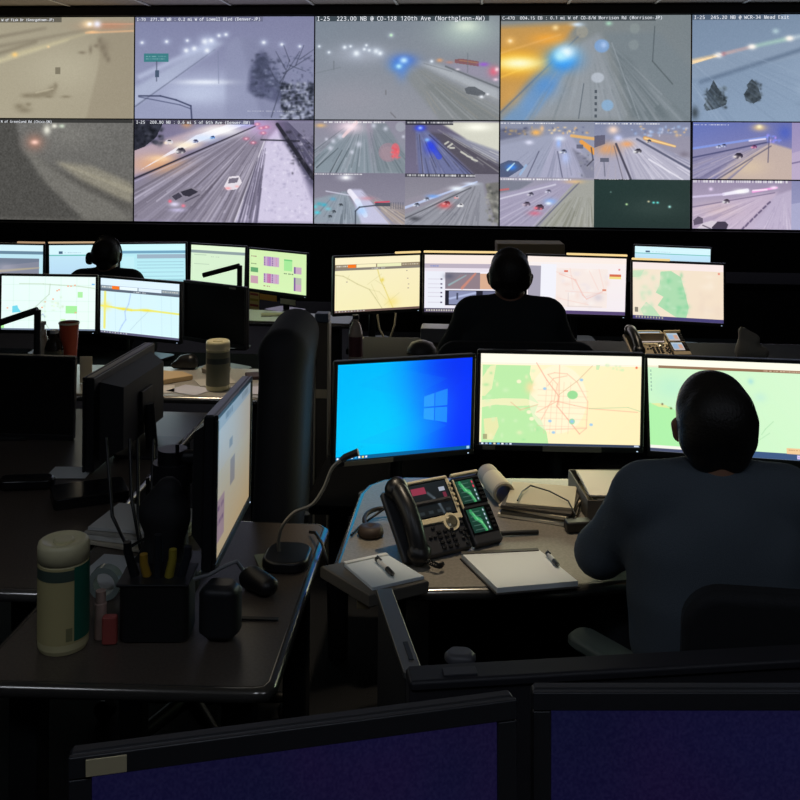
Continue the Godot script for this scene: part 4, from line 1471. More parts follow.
func person(label: String, at: Vector3, turn: float, size: float, cloth: Material, hair: String, headset := false) -> Node3D:
	var t := thing("person", label, "person", at, turn)
	t.scale = Vector3.ONE * size
	var skin := mat("9a7058", 0.6)
	skin.subsurf_scatter_enabled = true
	skin.subsurf_scatter_strength = 0.15
	piece(t, "body", figure.skin, skin)
	piece(t, "hair", figure[hair], grained("0e0c0b", "1d1815", 0.55, 0.05, 9.0, 5, 0.6))
	piece(t, "sweater", figure.sweater, cloth)
	piece(t, "trousers", figure.trousers, grained("15171c", "1d2026", 0.9, 0.08, 6.0, 6))
	for s in [-1, 1]:
		piece(t, "shoe", figure.shoe, mat("121212", 0.5), Vector3(s * 0.14, 0, -0.38))
		part(t, "eye", MB.new().lathe([[0.0, -0.006], [0.005, -0.003], [0.006, 0.0], [0.005, 0.003], [0.0, 0.006]], Vector3(s * 0.03, 1.128, -0.109), 10, true), mat("20140e", 0.2))
	if headset:
		var band := []
		for i in 13:
			var a := PI * i / 12.0
			band.append(Vector3(cos(a) * 0.088, 1.14 + sin(a) * 0.113, -0.01))
		part(t, "headset_band", MB.new().tube(band, 0.004), mat("101012", 0.5))
		for s in [-1]:
			var cup := MB.new()
			cup.xf = Transform3D(Basis(Vector3(0, 0, 1), PI / 2), Vector3(s * 0.098, 1.12, -0.01))
			cup.lathe([[0.0, -0.018], [0.03, -0.016], [0.036, -0.006], [0.036, 0.006], [0.03, 0.016], [0.0, 0.018]], Vector3.ZERO, 16)
			part(t, "ear_cup", cup, mat("141416", 0.5))
	return t

# ---------------------------------------------------------------- furniture
func office_chair(label: String, at: Vector3, turn: float, opt := {}) -> Node3D:
	var t := thing("office_chair", label, "chair", at, turn, opt.get("group", ""))
	var dark: Material = grained("141519", "1d1f24", 0.85, 0.1, 12.0, 21, 0.4)
	var plastic := mat("131416", 0.45)
	var bw: float = opt.get("back_width", 0.44)
	var top: float = opt.get("top", 0.95)
	var low: float = opt.get("low", 0.52)
	var seat := MB.new()
	seat.prism(rrect(0.48, 0.46, 0.09), 0.4, 0.46, 0.022)
	part(t, "seat", seat, dark)
	var back := MB.new()
	var lean := Basis(Vector3(1, 0, 0), 0.1)
	back.xf = Transform3D(lean, Vector3(0, low, 0.225)) * Transform3D(UPRIGHT, Vector3.ZERO)
	back.prism(rrect(bw, top - low, opt.get("round", 0.07), 7, 0.0, (top - low) / 2), 0.0, opt.get("thick", 0.06), 0.02)
	if opt.has("pad"):
		var r: float = opt.pad
		var e := bw / 2 - r
		back = MB.new()
		back.xf = Transform3D(Basis(Vector3(1, 0, 0), 0.04), Vector3(0, low, 0.26))
		var ribs := [[Vector3(-e, top - low - r, 0), Vector3(e, top - low - r, 0), r, r]]
		for i in 9:
			ribs.append([Vector3(lerpf(-e, e, i / 8.0), r, 0), Vector3(lerpf(-e, e, i / 8.0), top - low - r, 0), r, r])
		nets(back, ribs, 0.014, 0.03)
	part(t, "backrest", back, dark)
	part(t, "back_bar", MB.new().tube([Vector3(0, 0.41, 0.05), Vector3(0, 0.41, 0.24), Vector3(0, 0.46, 0.3), Vector3(0, low + 0.16, 0.33)], 0.018), plastic)
	part(t, "gas_column", MB.new().lathe([[0.0, 0.1], [0.03, 0.1], [0.03, 0.26], [0.018, 0.26], [0.018, 0.4], [0.0, 0.4]], Vector3.ZERO, 16), mat("2a2b2e", 0.3, 0.8))
	for i in 5:
		var a := TAU * i / 5.0 + 0.3
		var dir := Vector3(sin(a), 0, cos(a))
		part(t, "base_leg", MB.new().tube([dir * 0.02 + Vector3(0, 0.12, 0), dir * 0.29 + Vector3(0, 0.075, 0)], 0.024, 0.016), plastic)
		var w := MB.new()
		w.xf = Transform3D(Basis(Vector3.UP, a) * Basis(Vector3(0, 0, 1), PI / 2), dir * 0.29 + Vector3(0, 0.03, 0))
		w.lathe([[0.0, -0.02], [0.026, -0.02], [0.03, -0.012], [0.03, 0.012], [0.026, 0.02], [0.0, 0.02]], Vector3.ZERO, 14)
		part(t, "caster", w, plastic)
	if opt.get("arms", true):
		for s in [-1, 1]:
			var ax: float = opt.get("arm_x", 0.285)
			part(t, "arm_post", MB.new().tube([Vector3(s * 0.2, 0.4, 0.06), Vector3(s * 0.275, 0.42, 0.06), Vector3(s * ax, 0.65, 0.05)], 0.016), plastic)
			var pad := MB.new()
			pad.xf = Transform3D(Basis(Vector3.UP, s * opt.get("splay", 0.0)), Vector3(s * ax, 0.648, 0.03))
			pad.prism(rrect(0.075, 0.21, 0.036), 0.0, 0.032, 0.012)
			part(t, "arm_pad", pad, mat("5f6a63", 0.42))
	return t

func monitor(called: String, label: String, left: Vector3, right: Vector3, h: float, pic: Pic, energy: float, light: float, desk_y: float, opt := {}) -> Node3D:
	var flat := Vector3(right.x - left.x, 0, right.z - left.z)
	var w := flat.length()
	var t := thing(called, label, "monitor", Vector3((left.x + right.x) / 2, desk_y, (left.z + right.z) / 2), atan2(-flat.z, flat.x), opt.get("group", ""))
	var black := mat(opt.get("shell", "15161a"), 0.4)
	var top := (left.y + right.y) / 2 - desk_y
	var roll := atan2(right.y - left.y, w)
	var head := Transform3D(Basis(Vector3(0, 0, 1), roll), Vector3(0, top - h / 2, 0))
	var sh := MB.new()
	sh.xf = head
	var deep: float = opt.get("deep", 0.02)
	sh.box(Vector3(0, 0, -deep / 2 - 0.001), Vector3(w, h, deep), 0.005)
	part(t, "housing", sh, black)
	var bl := MB.new()
	bl.xf = head
	var bz := -deep - 0.001
	var fx := w * 0.42
	var fy := h * 0.42
	var bd: float = opt.get("bulge", 0.035)
	var cor := [Vector2(-1, -1), Vector2(1, -1), Vector2(1, 1), Vector2(-1, 1)]
	for i in 4:
		var a: Vector2 = cor[i]
		var b: Vector2 = cor[(i + 1) % 4]
		var m := Vector3((a + b).x / 2, (a + b).y / 2, -0.8).normalized()
		bl.flat(Vector3(a.x * fx, a.y * fy, bz), Vector3(b.x * fx, b.y * fy, bz), Vector3(b.x * fx * 0.82, b.y * fy * 0.8, bz - bd), Vector3(a.x * fx * 0.82, a.y * fy * 0.8, bz - bd), m)
	bl.flat(Vector3(-fx * 0.82, -fy * 0.8, bz - bd), Vector3(fx * 0.82, -fy * 0.8, bz - bd), Vector3(fx * 0.82, fy * 0.8, bz - bd), Vector3(-fx * 0.82, fy * 0.8, bz - bd), Vector3(0, 0, -1))
	var back := part(t, "back_cover", bl, mat("1e1f22", 0.5))
	var sock := MB.new()
	sock.xf = head
	sock.box(Vector3(0, 0, bz - bd - 0.005), Vector3(0.1, 0.1, 0.012), 0.003)
	part(back, "mount_plate", sock, mat("26272a", 0.4, 0.5))
	var b: float = opt.get("rim", 0.011)
	var bb: float = opt.get("chin", 0.018)
	var fr := MB.new()
	fr.xf = head
	fr.box(Vector3(0, h / 2 - b / 2, 0.002), Vector3(w, b, 0.008), 0.002)
	fr.box(Vector3(0, -h / 2 + bb / 2, 0.002), Vector3(w, bb, 0.008), 0.002)
	fr.box(Vector3(-w / 2 + b / 2, (bb - b) / 2, 0.002), Vector3(b, h - b - bb, 0.008), 0.002)
	fr.box(Vector3(w / 2 - b / 2, (bb - b) / 2, 0.002), Vector3(b, h - b - bb, 0.008), 0.002)
	part(t, "bezel", fr, black)
	var sw := w - b * 2
	var shh := h - b - bb
	var sc := MB.new()
	sc.xf = head
	sc.pane(sw, shh, 0.0015, 0, (bb - b) / 2)
	if pic:
		part(t, "screen", sc, glow(pic.tex(), energy), opt.get("screen", ""))
		if light > 0.0:
			screen_light(t, pic, sw, shh, Vector3(0, top - h / 2, 0.012), light)
		var led := MB.new()
		led.xf = head
		led.box(Vector3(w / 2 - 0.02, -h / 2 + 0.006, 0.006), Vector3(0.006, 0.003, 0.003), 0.001)
		part(t, "power_light", led, shine("c8e0ff", 0.8))
	else:
		part(t, "screen", sc, mat("08090b", 0.25))
	if opt.get("stand", true):
		var neck := MB.new()
		neck.tube([Vector3(0, 0.01, bz - bd - 0.025), Vector3(0, top - h / 2, bz - bd - 0.015)], 0.02, 0.018, 10)
		part(t, "stand_neck", neck, mat("1a1b1e", 0.4))
		var base := MB.new()
		base.xf = Transform3D(Basis.IDENTITY, Vector3(0, 0, bz - bd - 0.015))
		base.prism(rrect(0.22, 0.17, 0.03), 0.0, 0.012, 0.003)
		part(t, "stand_base", base, mat("1a1b1e", 0.35))
	if opt.has("strip"):
		var q: Array = opt.strip      # added glow for warm light on the top edge: from, to (in widths)
		var len: float = (q[1] - q[0]) * w
		var ls := MB.new()
		ls.xf = head
		ls.box(Vector3((q[0] + q[1]) / 2 * w, h / 2 + 0.005, -0.006), Vector3(len, 0.01, 0.016), 0.002)
		part(t, "added_glow_strip", ls, shine(q[2], q[3]), "added glow for warm light on the top edge")
		var sl := AreaLight3D.new()  # lamp added to go with the made-up glow on the monitor top
		sl.name = "added_glow_light"
		sl.area_size = Vector2(len, 0.008)
		sl.area_normalize_energy = false
		sl.light_color = Color(q[2])
		sl.light_energy = 0.8
		sl.area_range = 10.0
		sl.area_attenuation = 2.0
		sl.shadow_enabled = true
		sl.position = Vector3((q[0] + q[1]) / 2 * w, top + 0.005, 0.006)
		sl.rotation.y = PI
		t.add_child(sl, true)
	for s in opt.get("labels", []):
		var st := MB.new()
		st.xf = head
		st.box(Vector3(s[0], s[1], 0.0075), Vector3(s[2], s[3], 0.002), 0.0005)
		part(t, "label_sticker", st, mat(s[4], 0.7))
	return t

func desk(label: String, poly: PackedVector2Array, y: float, material: Material, legs: Array, opt := {}) -> Node3D:
	var t := thing("console_desk", label, "desk")
	part(t, "tabletop", MB.new().prism(poly, y - 0.03, y, 0.004), material)
	var rim := []
	for i in poly.size() + 1:
		rim.append(Vector3(poly[i % poly.size()].x, y - 0.015, poly[i % poly.size()].y))
	part(t, "edge_band", MB.new().tube(rim, 0.0145, 0.0145, 14), mat(opt.get("edge", "8d8a86"), 0.2, 0.75), "polished rounded edge band")
	var steel := mat("17181b", 0.5)
	for l in legs:
		part(t, "leg", MB.new().box(Vector3(l[0], (y - 0.03) / 2, l[1]), Vector3(0.06, y - 0.03, 0.06), 0.006), steel)
	if opt.has("panel"):
		var p: Array = opt.panel
		part(t, "modesty_panel", MB.new().box(Vector3(p[0], (y - 0.05) / 2 + 0.05, p[1]), Vector3(p[2], y - 0.13, p[3]), 0.003), steel)
	if opt.has("shelf"):
		var p: Array = opt.shelf
		part(t, "monitor_shelf", MB.new().box(Vector3(p[0], p[4] - 0.015, p[1]), Vector3(p[2], 0.03, p[3]), 0.004), mat("0b0c0e", 0.95, 0.0, 0.15))
		for sx in [-1, 1]:
			part(t, "shelf_leg", MB.new().box(Vector3(p[0] + sx * (p[2] / 2 - 0.08), (p[4] - 0.03) / 2, p[1]), Vector3(0.06, p[4] - 0.03, 0.06), 0.006), steel)
	return t

func wipes_canister(label: String, at: Vector3, turn: float, r: float, h: float, kind: int) -> void:
	var t := thing("wipes_canister", label, "canister", at, turn)
	var cream := mat("d8cf9e", 0.45)
	part(t, "bottle", MB.new().lathe([[0.0, 0.0], [r * 0.94, 0.0], [r, 0.008], [r, h * 0.80], [r * 0.95, h * 0.82], [0.0, h * 0.82]], Vector3.ZERO, 32), cream)
	part(t, "lid", MB.new().lathe([[r * 0.96, h * 0.815], [r * 1.02, h * 0.82], [r * 1.02, h * 0.95], [r * 0.97, h * 0.985], [r * 0.86, h], [r * 0.8, h * 0.99], [r * 0.5, h * 0.975], [0.0, h * 0.975]], Vector3.ZERO, 32, true), mat("e2dab0", 0.4))
	part(t, "lid_flap", MB.new().lathe([[r * 0.42, h * 0.97], [r * 0.42, h * 0.99], [r * 0.34, h], [0.0, h]], Vector3.ZERO, 24), mat("d6cea4", 0.4))
	var wrap := func(a0: float, a1: float, y0: float, y1: float, out: float) -> MB:
		var m := MB.new()
		var n := 48
		for i in n:
			var a := lerpf(a0, a1, float(i) / n)
			var b := lerpf(a0, a1, float(i + 1) / n)
			var da := Vector3(sin(a), 0, cos(a))
			var db := Vector3(sin(b), 0, cos(b))
			var q := r + out
			m.quad(da * q + Vector3(0, y0, 0), db * q + Vector3(0, y0, 0), db * q + Vector3(0, y1, 0), da * q + Vector3(0, y1, 0), da, db, db, da)
		return m
	if kind == 0:
		part(t, "label_wrap", wrap.call(-PI, PI, h * 0.1, h * 0.8, 0.0005), mat("c9bd86", 0.6))
		part(t, "green_band", wrap.call(0.62, 2.2, h * 0.12, h * 0.8, 0.001), mat("1f6b57", 0.5), "green side of the paper label")
		part(t, "title_band", wrap.call(-1.2, 0.62, h * 0.68, h * 0.78, 0.001), mat("4a5a50", 0.5))
		part(t, "print_block", wrap.call(0.3, 0.55, h * 0.13, h * 0.25, 0.001), mat("8d8a60", 0.6))
	else:
		part(t, "label_wrap", wrap.call(-PI, PI, h * 0.1, h * 0.78, 0.0005), mat("77775f", 0.6))
		part(t, "title_band", wrap.call(-1.2, 1.2, h * 0.55, h * 0.66, 0.001), mat("3c4440", 0.5))

func pen(label: String, a: Vector3, b: Vector3, body: String) -> void:
	var t := thing("pen", label, "pen", a)
	var e := b - a
	part(t, "barrel", MB.new().tube([e * 0.12, e * 0.62], 0.0052, 0.0052, 10), mat(body, 0.3))
	part(t, "grip", MB.new().tube([e * 0.62, e * 0.92], 0.0062, 0.005, 10), mat("121214", 0.5))
	part(t, "tip", MB.new().tube([e * 0.92, e], 0.004, 0.001, 8), mat("77787a", 0.3, 0.8))
	part(t, "cap", MB.new().tube([Vector3.ZERO, e * 0.12], 0.0058, 0.0058, 10), mat("151517", 0.4))
	var side := e.cross(Vector3.UP).normalized()
	part(t, "clip", MB.new().tube([Vector3(0, 0.0075, 0) + e * 0.03, Vector3(0, 0.0075, 0) + e * 0.26], 0.0018), mat("202022", 0.4))

func desk_phone(label: String, at: Vector3, turn: float, opt := {}) -> Node3D:
	var t := thing("desk_phone", label, "telephone", at, turn)
	t.scale = Vector3.ONE * float(opt.get("size", 0.88))
	var shell := mat(opt.get("shell", "34353a"), 0.45)
	var cream := mat("f0e2bc", 0.4)
	var tilt: float = opt.get("tilt", 0.82)
	var face := Transform3D(Basis(Vector3(1, 0, 0), -(PI / 2 - tilt)), Vector3(0, opt.get("lift", 0.012), 0))   # local x right, y up the slope, z out of the face
	var body := MB.new()
	body.xf = face
	body.box(Vector3(0.03, 0.105, -0.012), Vector3(0.19, 0.21, 0.03), 0.008)
	part(t, "body", body, shell)
	var leg := MB.new()
	leg.xf = Transform3D(Basis(Vector3(1, 0, 0), 0.35), Vector3(0.03, 0, -0.14))
	leg.box(Vector3(0, 0.07, 0.0), Vector3(0.15, 0.14, 0.012), 0.003)
	part(t, "foot_stand", leg, shell)
	var fr := MB.new()
	fr.xf = face
	fr.box(Vector3(0.045, 0.213, 0.004), Vector3(0.15, 0.01, 0.016), 0.004)
	fr.box(Vector3(0.117, 0.155, 0.004), Vector3(0.012, 0.11, 0.01), 0.003)
	fr.box(Vector3(0.045, 0.095, 0.004), Vector3(0.156, 0.018, 0.01), 0.003)
	var lobe := MB.new()
	lobe.xf = face * Transform3D(Basis(Vector3(1, 0, 0), PI / 2), Vector3(0.08, 0.082, 0))
	var trim := part(t, "display_trim", fr, cream, "cream display surround")
	lobe.lathe([[0.026, 0.0], [0.026, 0.008], [0.018, 0.009], [0.0, 0.009]], Vector3.ZERO, 24)
	part(trim, "trim_lobe", lobe, cream)
	var dial := MB.new()
	dial.xf = lobe.xf
	dial.lathe([[0.018, 0.0], [0.018, 0.011], [0.012, 0.013], [0.0, 0.012]], Vector3.ZERO, 24)
	part(t, "navigation_button", dial, mat("8a8674", 0.25, 0.6))
	var sc := MB.new()
	sc.xf = face
	sc.pane(0.128, 0.098, 0.0075, 0.044, 0.156)
	var back := MB.new()
	back.xf = face
	back.box(Vector3(0.044, 0.155, 0.004), Vector3(0.136, 0.108, 0.006), 0.001)
	part(t, "display_panel", back, mat("0b0c0e", 0.2))
	part(t, "screen", sc, glow(phone_page(opt.get("page", 0)).tex(), 0.9))
	var keys := MB.new()
	keys.xf = face
	for i in 5:
		keys.box(Vector3(0.118, 0.125 + i * 0.016, 0.011), Vector3(0.009, 0.009, 0.006), 0.0015)
	part(t, "line_keys", keys, mat("e8d8b0", 0.4))
	for r in 4:
		for c in 3:
			var kk := MB.new()
			kk.xf = face
			kk.box(Vector3(0.03 + c * 0.021, 0.016 + r * 0.015, 0.006), Vector3(0.015, 0.01, 0.008), 0.003)
			part(t, "key", kk, mat("1a1b1e", 0.4))
	for q in [[0.1, 0.052], [0.116, 0.052], [0.1, 0.03], [0.116, 0.03], [0.108, 0.041], [-0.002, 0.05], [0.014, 0.05], [0.108, 0.014], [0.016, 0.075], [0.112, 0.072]]:
		var kk := MB.new()
		kk.xf = face
		kk.box(Vector3(q[0], q[1], 0.006), Vector3(0.012, 0.009, 0.008), 0.003)
		part(t, "function_key", kk, mat("202226", 0.4))
	# handset in its cradle on the left
	var hs := MB.new()
	var p := []
	for q in [[0.0, 0.012], [0.03, 0.03], [0.08, 0.044], [0.13, 0.046], [0.18, 0.034], [0.21, 0.014]]:
		p.append(face * Vector3(-0.062, q[0], q[1]))
	hs.tube(p, 0.026, 0.026, 14)
	var grip := part(t, "handset", hs, mat("16181c", 0.35))
	for e in [[0.012, 0.018], [0.2, 0.018]]:
		var cap := MB.new()
		cap.xf = face * Transform3D(Basis(Vector3(1, 0, 0), PI / 2), Vector3(-0.062, e[0], 0.002))
		cap.lathe([[0.02, 0.0], [0.031, 0.004], [0.033, 0.02], [0.03, 0.036], [0.016, 0.044], [0.0, 0.046]], Vector3.ZERO, 20, true)
		part(grip, "handset_cup", cap, mat("16181c", 0.35))
	var cradle := MB.new()
	cradle.xf = face
	cradle.box(Vector3(-0.062, 0.105, -0.014), Vector3(0.076, 0.21, 0.022), 0.008)
	part(t, "cradle", cradle, shell)
	# coiled cord from the lower end of the handset
	var coil := []
	for i in 120:
		var s := i / 119.0
		var a := s * TAU * 12
		var c: Vector3 = Vector3(-0.062, 0.02, 0.02).lerp(Vector3(-0.02, 0.012, 0.06), s) + Vector3(0, 0.0, 0.03 * sin(s * PI))
		coil.append(c + Vector3(cos(a) * 0.006, sin(a) * 0.006 + 0.004, 0))
	part(t, "coiled_cord", MB.new().tube(coil, 0.002, 0.002, 5), mat("141416", 0.4))
	if opt.get("sidecar", true):
		var x0 := 0.182
		var sb := MB.new()
		sb.xf = face
		sb.box(Vector3(x0, 0.105, -0.012), Vector3(0.1, 0.21, 0.03), 0.008)
		var side := part(t, "key_module", sb, shell)
		var tb := MB.new()
		tb.xf = face
		tb.box(Vector3(x0, 0.213, 0.004), Vector3(0.098, 0.01, 0.016), 0.004)
		part(side, "module_trim", tb, cream)
		for r in 2:
			var bk := MB.new()
			bk.xf = face
			bk.box(Vector3(x0, 0.158 - r * 0.088, 0.003), Vector3(0.09, 0.08, 0.004), 0.001)
			part(side, "module_panel", bk, mat("0b0c0e", 0.25))
			var ps := MB.new()
			ps.xf = face
			ps.pane(0.062, 0.07, 0.0055, x0 - 0.01, 0.158 - r * 0.088)
			part(side, "module_screen", ps, glow(phone_page(opt.get("side_page", 1) + (r if not opt.has("side_page") else 0)).tex(), 0.9))
			for i in 5:
				var kk := MB.new()
				kk.xf = face
				kk.box(Vector3(x0 + 0.034, 0.184 - r * 0.088 - i * 0.013, 0.006), Vector3(0.012, 0.007, 0.004), 0.001)
				part(side, "module_key", kk, mat("1c1d20", 0.4))
		var st := MB.new()
		st.xf = face
		st.box(Vector3(x0 - 0.047, 0.155, 0.006), Vector3(0.006, 0.09, 0.008), 0.002)
		part(side, "side_strip", st, cream)
	return t

# ---------------------------------------------------------------- the room
func _ready() -> void:
	var cam := Camera3D.new()
	cam.name = "camera"
	cam.projection = Camera3D.PROJECTION_FRUSTUM      # a level camera with a shifted lens: upright lines stay upright
	cam.near = 0.05
	cam.far = 60.0
	cam.size = 0.8 * cam.near
	cam.frustum_offset = Vector2(0, -0.26 * cam.near)
	add_child(cam)
	cam.position = Vector3(0, 1.75, 0)
	cam.basis = Basis(Vector3.UP, atan(0.082)) * Basis(Vector3(0, 0, 1), 0.0062)
	cam.current = true

	var env := Environment.new()
	env.background_mode = Environment.BG_COLOR
	env.background_color = Color.BLACK
	env.tonemap_mode = Environment.TONE_MAPPER_LINEAR
	env.tonemap_exposure = 1.0
	env.sdfgi_enabled = true
	env.ssao_enabled = true
	env.ssil_enabled = true
	var we := WorldEnvironment.new()
	we.name = "surroundings"
	we.environment = env
	add_child(we)

	shell()
	video_wall()
	print("wall done")
	make_figure()
	print("figure done")
	front_console()
	near_console()
	middle_console()
	left_consoles()
	far_consoles()
	own_monitors()
	for q in [[-0.05, -2.68, 2.4, 13.5, "black desk phone"], [-0.6, -3.45, 2.2, 8.0, "partition end post"], [0.85, -4.8, 2.5, 6.0, "cream-topped phone"], [-1.2, -4.0, 2.4, 11.0, "loose papers"]]:
		downlight(q[0], q[1], q[2], q[3], q[4])
	for x in [-1.9, 0.0, 1.9]:
		ceiling_panel(x, -0.1, 5.0)

func ceiling_panel(x: float, z: float, strength: float) -> void:
	var t := thing("ceiling_light_panel", "square flat ceiling light panel turned low behind the dim purple monitors", "ceiling light", Vector3(x, 3.098, z), 0.0, "square ceiling panels")
	var fr := MB.new()
	for s in [-1, 1]:
		fr.box(Vector3(s * 0.3, -0.008, 0), Vector3(0.03, 0.016, 0.63), 0.002)
		fr.box(Vector3(0, -0.008, s * 0.3), Vector3(0.57, 0.016, 0.03), 0.002)
	part(t, "frame", fr, mat("b8b4aa", 0.5))
	part(t, "light_diffuser", MB.new().box(Vector3(0, -0.006, 0), Vector3(0.57, 0.006, 0.57), 0.0), shine("e8f0ff", 0.9))
	var l := AreaLight3D.new()
	l.name = "panel_light"
	l.area_size = Vector2(0.56, 0.56)
	l.area_normalize_energy = false
	l.light_color = Color("e6efff")
	l.light_energy = strength / PI
	l.area_range = 30.0
	l.area_attenuation = 2.0
	l.shadow_enabled = true
	l.rotation.x = -PI / 2
	l.position.y = -0.02
	t.add_child(l)

func downlight(x: float, z: float, energy: float, cone: float, over: String) -> void:
	var t := thing("ceiling_downlight", "small round warm ceiling downlight above the " + over, "ceiling light", Vector3(x, 3.1, z), 0.0, "warm ceiling downlights")
	part(t, "rim", MB.new().lathe([[0.062, -0.001], [0.085, -0.001], [0.085, -0.008], [0.062, -0.012], [0.058, -0.004]], Vector3.ZERO, 28), mat("8c877c", 0.5))
	part(t, "light_lens", MB.new().lathe([[0.0, -0.004], [0.06, -0.004], [0.06, -0.0005], [0.0, -0.0005]], Vector3.ZERO, 28), shine("ffd9a0", 0.9))
	var l := SpotLight3D.new()
	l.name = "downlight_beam"
	l.light_color = Color("ffeacb")
	l.light_energy = energy
	l.light_size = 0.055
	l.spot_range = 12.0
	l.spot_attenuation = 2.0
	l.spot_angle = cone
	l.spot_angle_attenuation = 0.5
	l.shadow_enabled = true
	l.rotation.x = -PI / 2
	l.position.y = -0.02
	t.add_child(l)

func shell() -> void:
	var x0 := -6.6
	var x1 := 5.4
	var z0 := -10.35
	var z1 := 2.6
	var cx := (x0 + x1) / 2
	var cz := (z0 + z1) / 2
	var paint := grained("1b1c1f", "212226", 0.9, 0.03, 2.0, 31, 0.2)
	var carpet := grained("0d0e10", "15161a", 0.95, 0.2, 5.0, 32, 0.6)
	structure("floor", MB.new().box(Vector3(cx, -0.05, cz), Vector3(x1 - x0, 0.1, z1 - z0), 0.0), carpet)
	structure("wall_back", MB.new().box(Vector3(cx, 1.6, z0 - 0.05), Vector3(x1 - x0, 3.4, 0.1), 0.0), paint)
	structure("wall_front", MB.new().box(Vector3(cx, 1.6, z1 + 0.05), Vector3(x1 - x0, 3.4, 0.1), 0.0), paint)
	structure("wall_left", MB.new().box(Vector3(x0 - 0.05, 1.6, cz), Vector3(0.1, 3.4, z1 - z0), 0.0), paint)
	structure("wall_right", MB.new().box(Vector3(x1 + 0.05, 1.6, cz), Vector3(0.1, 3.4, z1 - z0), 0.0), paint)
	# suspended ceiling: pale bars with brown-grey panels laid between them
	var ceiling := structure("ceiling", MB.new().box(Vector3(cx, 3.19, cz), Vector3(x1 - x0, 0.1, z1 - z0), 0.0), mat("3a3632", 0.9))
	var tile_a := grained("9a8d7e", "a5988a", 0.9, 0.08, 4.0, 33, 0.2)
	var step := 0.845
	var tile := MB.new().box(Vector3.ZERO, Vector3(step - 0.03, 0.02, step - 0.03), 0.004).mesh()
	var bar_x := []
	var x := -0.008 - step * 7
	while x < x1:
		bar_x.append(x)
		x += step
	var bars_z := []
	var z := -10.0 + 0.02
	while z < z1:
		bars_z.append(z)
		z += step
	for bx in bar_x:
		part(ceiling, "grid_bar", MB.new().box(Vector3(bx, 3.105, cz), Vector3(0.026, 0.012, z1 - z0 - 0.02), 0.001), mat("cfc9bc", 0.6))
	for bz in bars_z:
		part(ceiling, "cross_bar", MB.new().box(Vector3(cx, 3.107, bz), Vector3(x1 - x0 - 0.02, 0.01, 0.026), 0.001), mat("8a8378", 0.6))
	for bx in bar_x:
		for bz in bars_z:
			if bx + step < x1 and bz + step < z1:
				piece(ceiling, "ceiling_tile", tile, tile_a, Vector3(bx + step / 2, 3.12, bz + step / 2))
	# dark surround of the video wall
	structure("trim_1", MB.new().box(Vector3(-0.76, 3.05, -10.07), Vector3(9.6, 0.09, 0.2), 0.004), mat("0c0c0e", 0.5))
	var ledge := structure("trim_2", MB.new().box(Vector3(-0.76, 0.44, -10.1), Vector3(9.6, 0.88, 0.3), 0.004), mat("0a0b0d", 0.7))
	ledge.set_meta("label", "black cabinet base under the video wall")

func video_wall() -> void:
	var x0 := -5.424
	var w := 1.8662
	var h := 1.0525
	var words := {   # caption, its start, its letter size
		"0 0": ["W of Fisk Dr (Georgetown-JP)", 0.45, 0.0335], "0 1": ["N of Greenland Rd (Chico-DN)", 0.45, 0.0325],
		"1 0": ["I-70  271.30 WB : 0.2 mi W of Lowell Blvd (Denver-JP)", 0.02, 0.0405], "1 1": ["I-25  208.80 NB : 0.6 mi S of 6th Ave (Denver-BM)", 0.02, 0.0405],
		"2 0": ["I-25  223.00 NB @ CO-128 120th Ave (Northglenn-AW)", 0.02, 0.0565], "3 0": ["C-470  004.15 EB : 0.1 mi W of CO-8/W Morrison Rd (Morrison-JP)", 0.02, 0.0413],
		"4 0": ["I-25  245.20 NB @ WCR-34 Mead Exit", 0.02, 0.0445]}
	var views := [["snowy beige roadside with headlights at the top", "dim grey curved road with one red light"], ["lavender snowy highway with green road sign and trees", "night highway with bright traffic and two cars"], ["foggy grey highway with blue flashing lights", "four small night traffic views with a red blurred spot"], ["road with orange glow and blue flashing light", "four small traffic views, one of them almost black"], ["blue snowy slope with two dark conifers", "small blue and pink night traffic views"]]
	var font := SystemFont.new()
	font.font_names = PackedStringArray(["Droid Sans Mono"])
	for col in 5:
		for row in 2:
			var t := thing("video_wall_panel", "large video wall panel showing " + views[col][row], "display panel", Vector3(x0 + w * (col + 0.5), 3.0 - h * (row + 0.5) - h / 2, -10.0), 0.0, "video wall panels")
			var pic := wall_picture(col, row)
			var housing := MB.new()
			housing.box(Vector3(0, h / 2, -0.07), Vector3(w - 0.002, h - 0.002, 0.136), 0.003)
			part(t, "housing", housing, mat("08090a", 0.5))
			var sc := MB.new()
			sc.pane(w - 0.014, h - 0.012, 0.0, 0, h / 2)
			part(t, "screen", sc, glow(pic.tex(), 1.0))
			screen_light(t, pic, w - 0.02, h - 0.02, Vector3(0, h / 2, 0.02), 1.0)
			var key := "%d %d" % [col, row]
			if words.has(key):
				var tm := TextMesh.new()
				tm.text = words[key][0]
				tm.font = font
				tm.font_size = 32
				tm.pixel_size = words[key][2] / 32.0
				tm.depth = 0.001
				tm.horizontal_alignment = HORIZONTAL_ALIGNMENT_LEFT
				tm.vertical_alignment = VERTICAL_ALIGNMENT_CENTER
				var o := piece(t, "caption", tm, shine("f4f8ff", 1.0), Vector3(-w / 2 + words[key][1], h - 0.032, 0.003))
				o.set_meta("label", "white caption lettering")

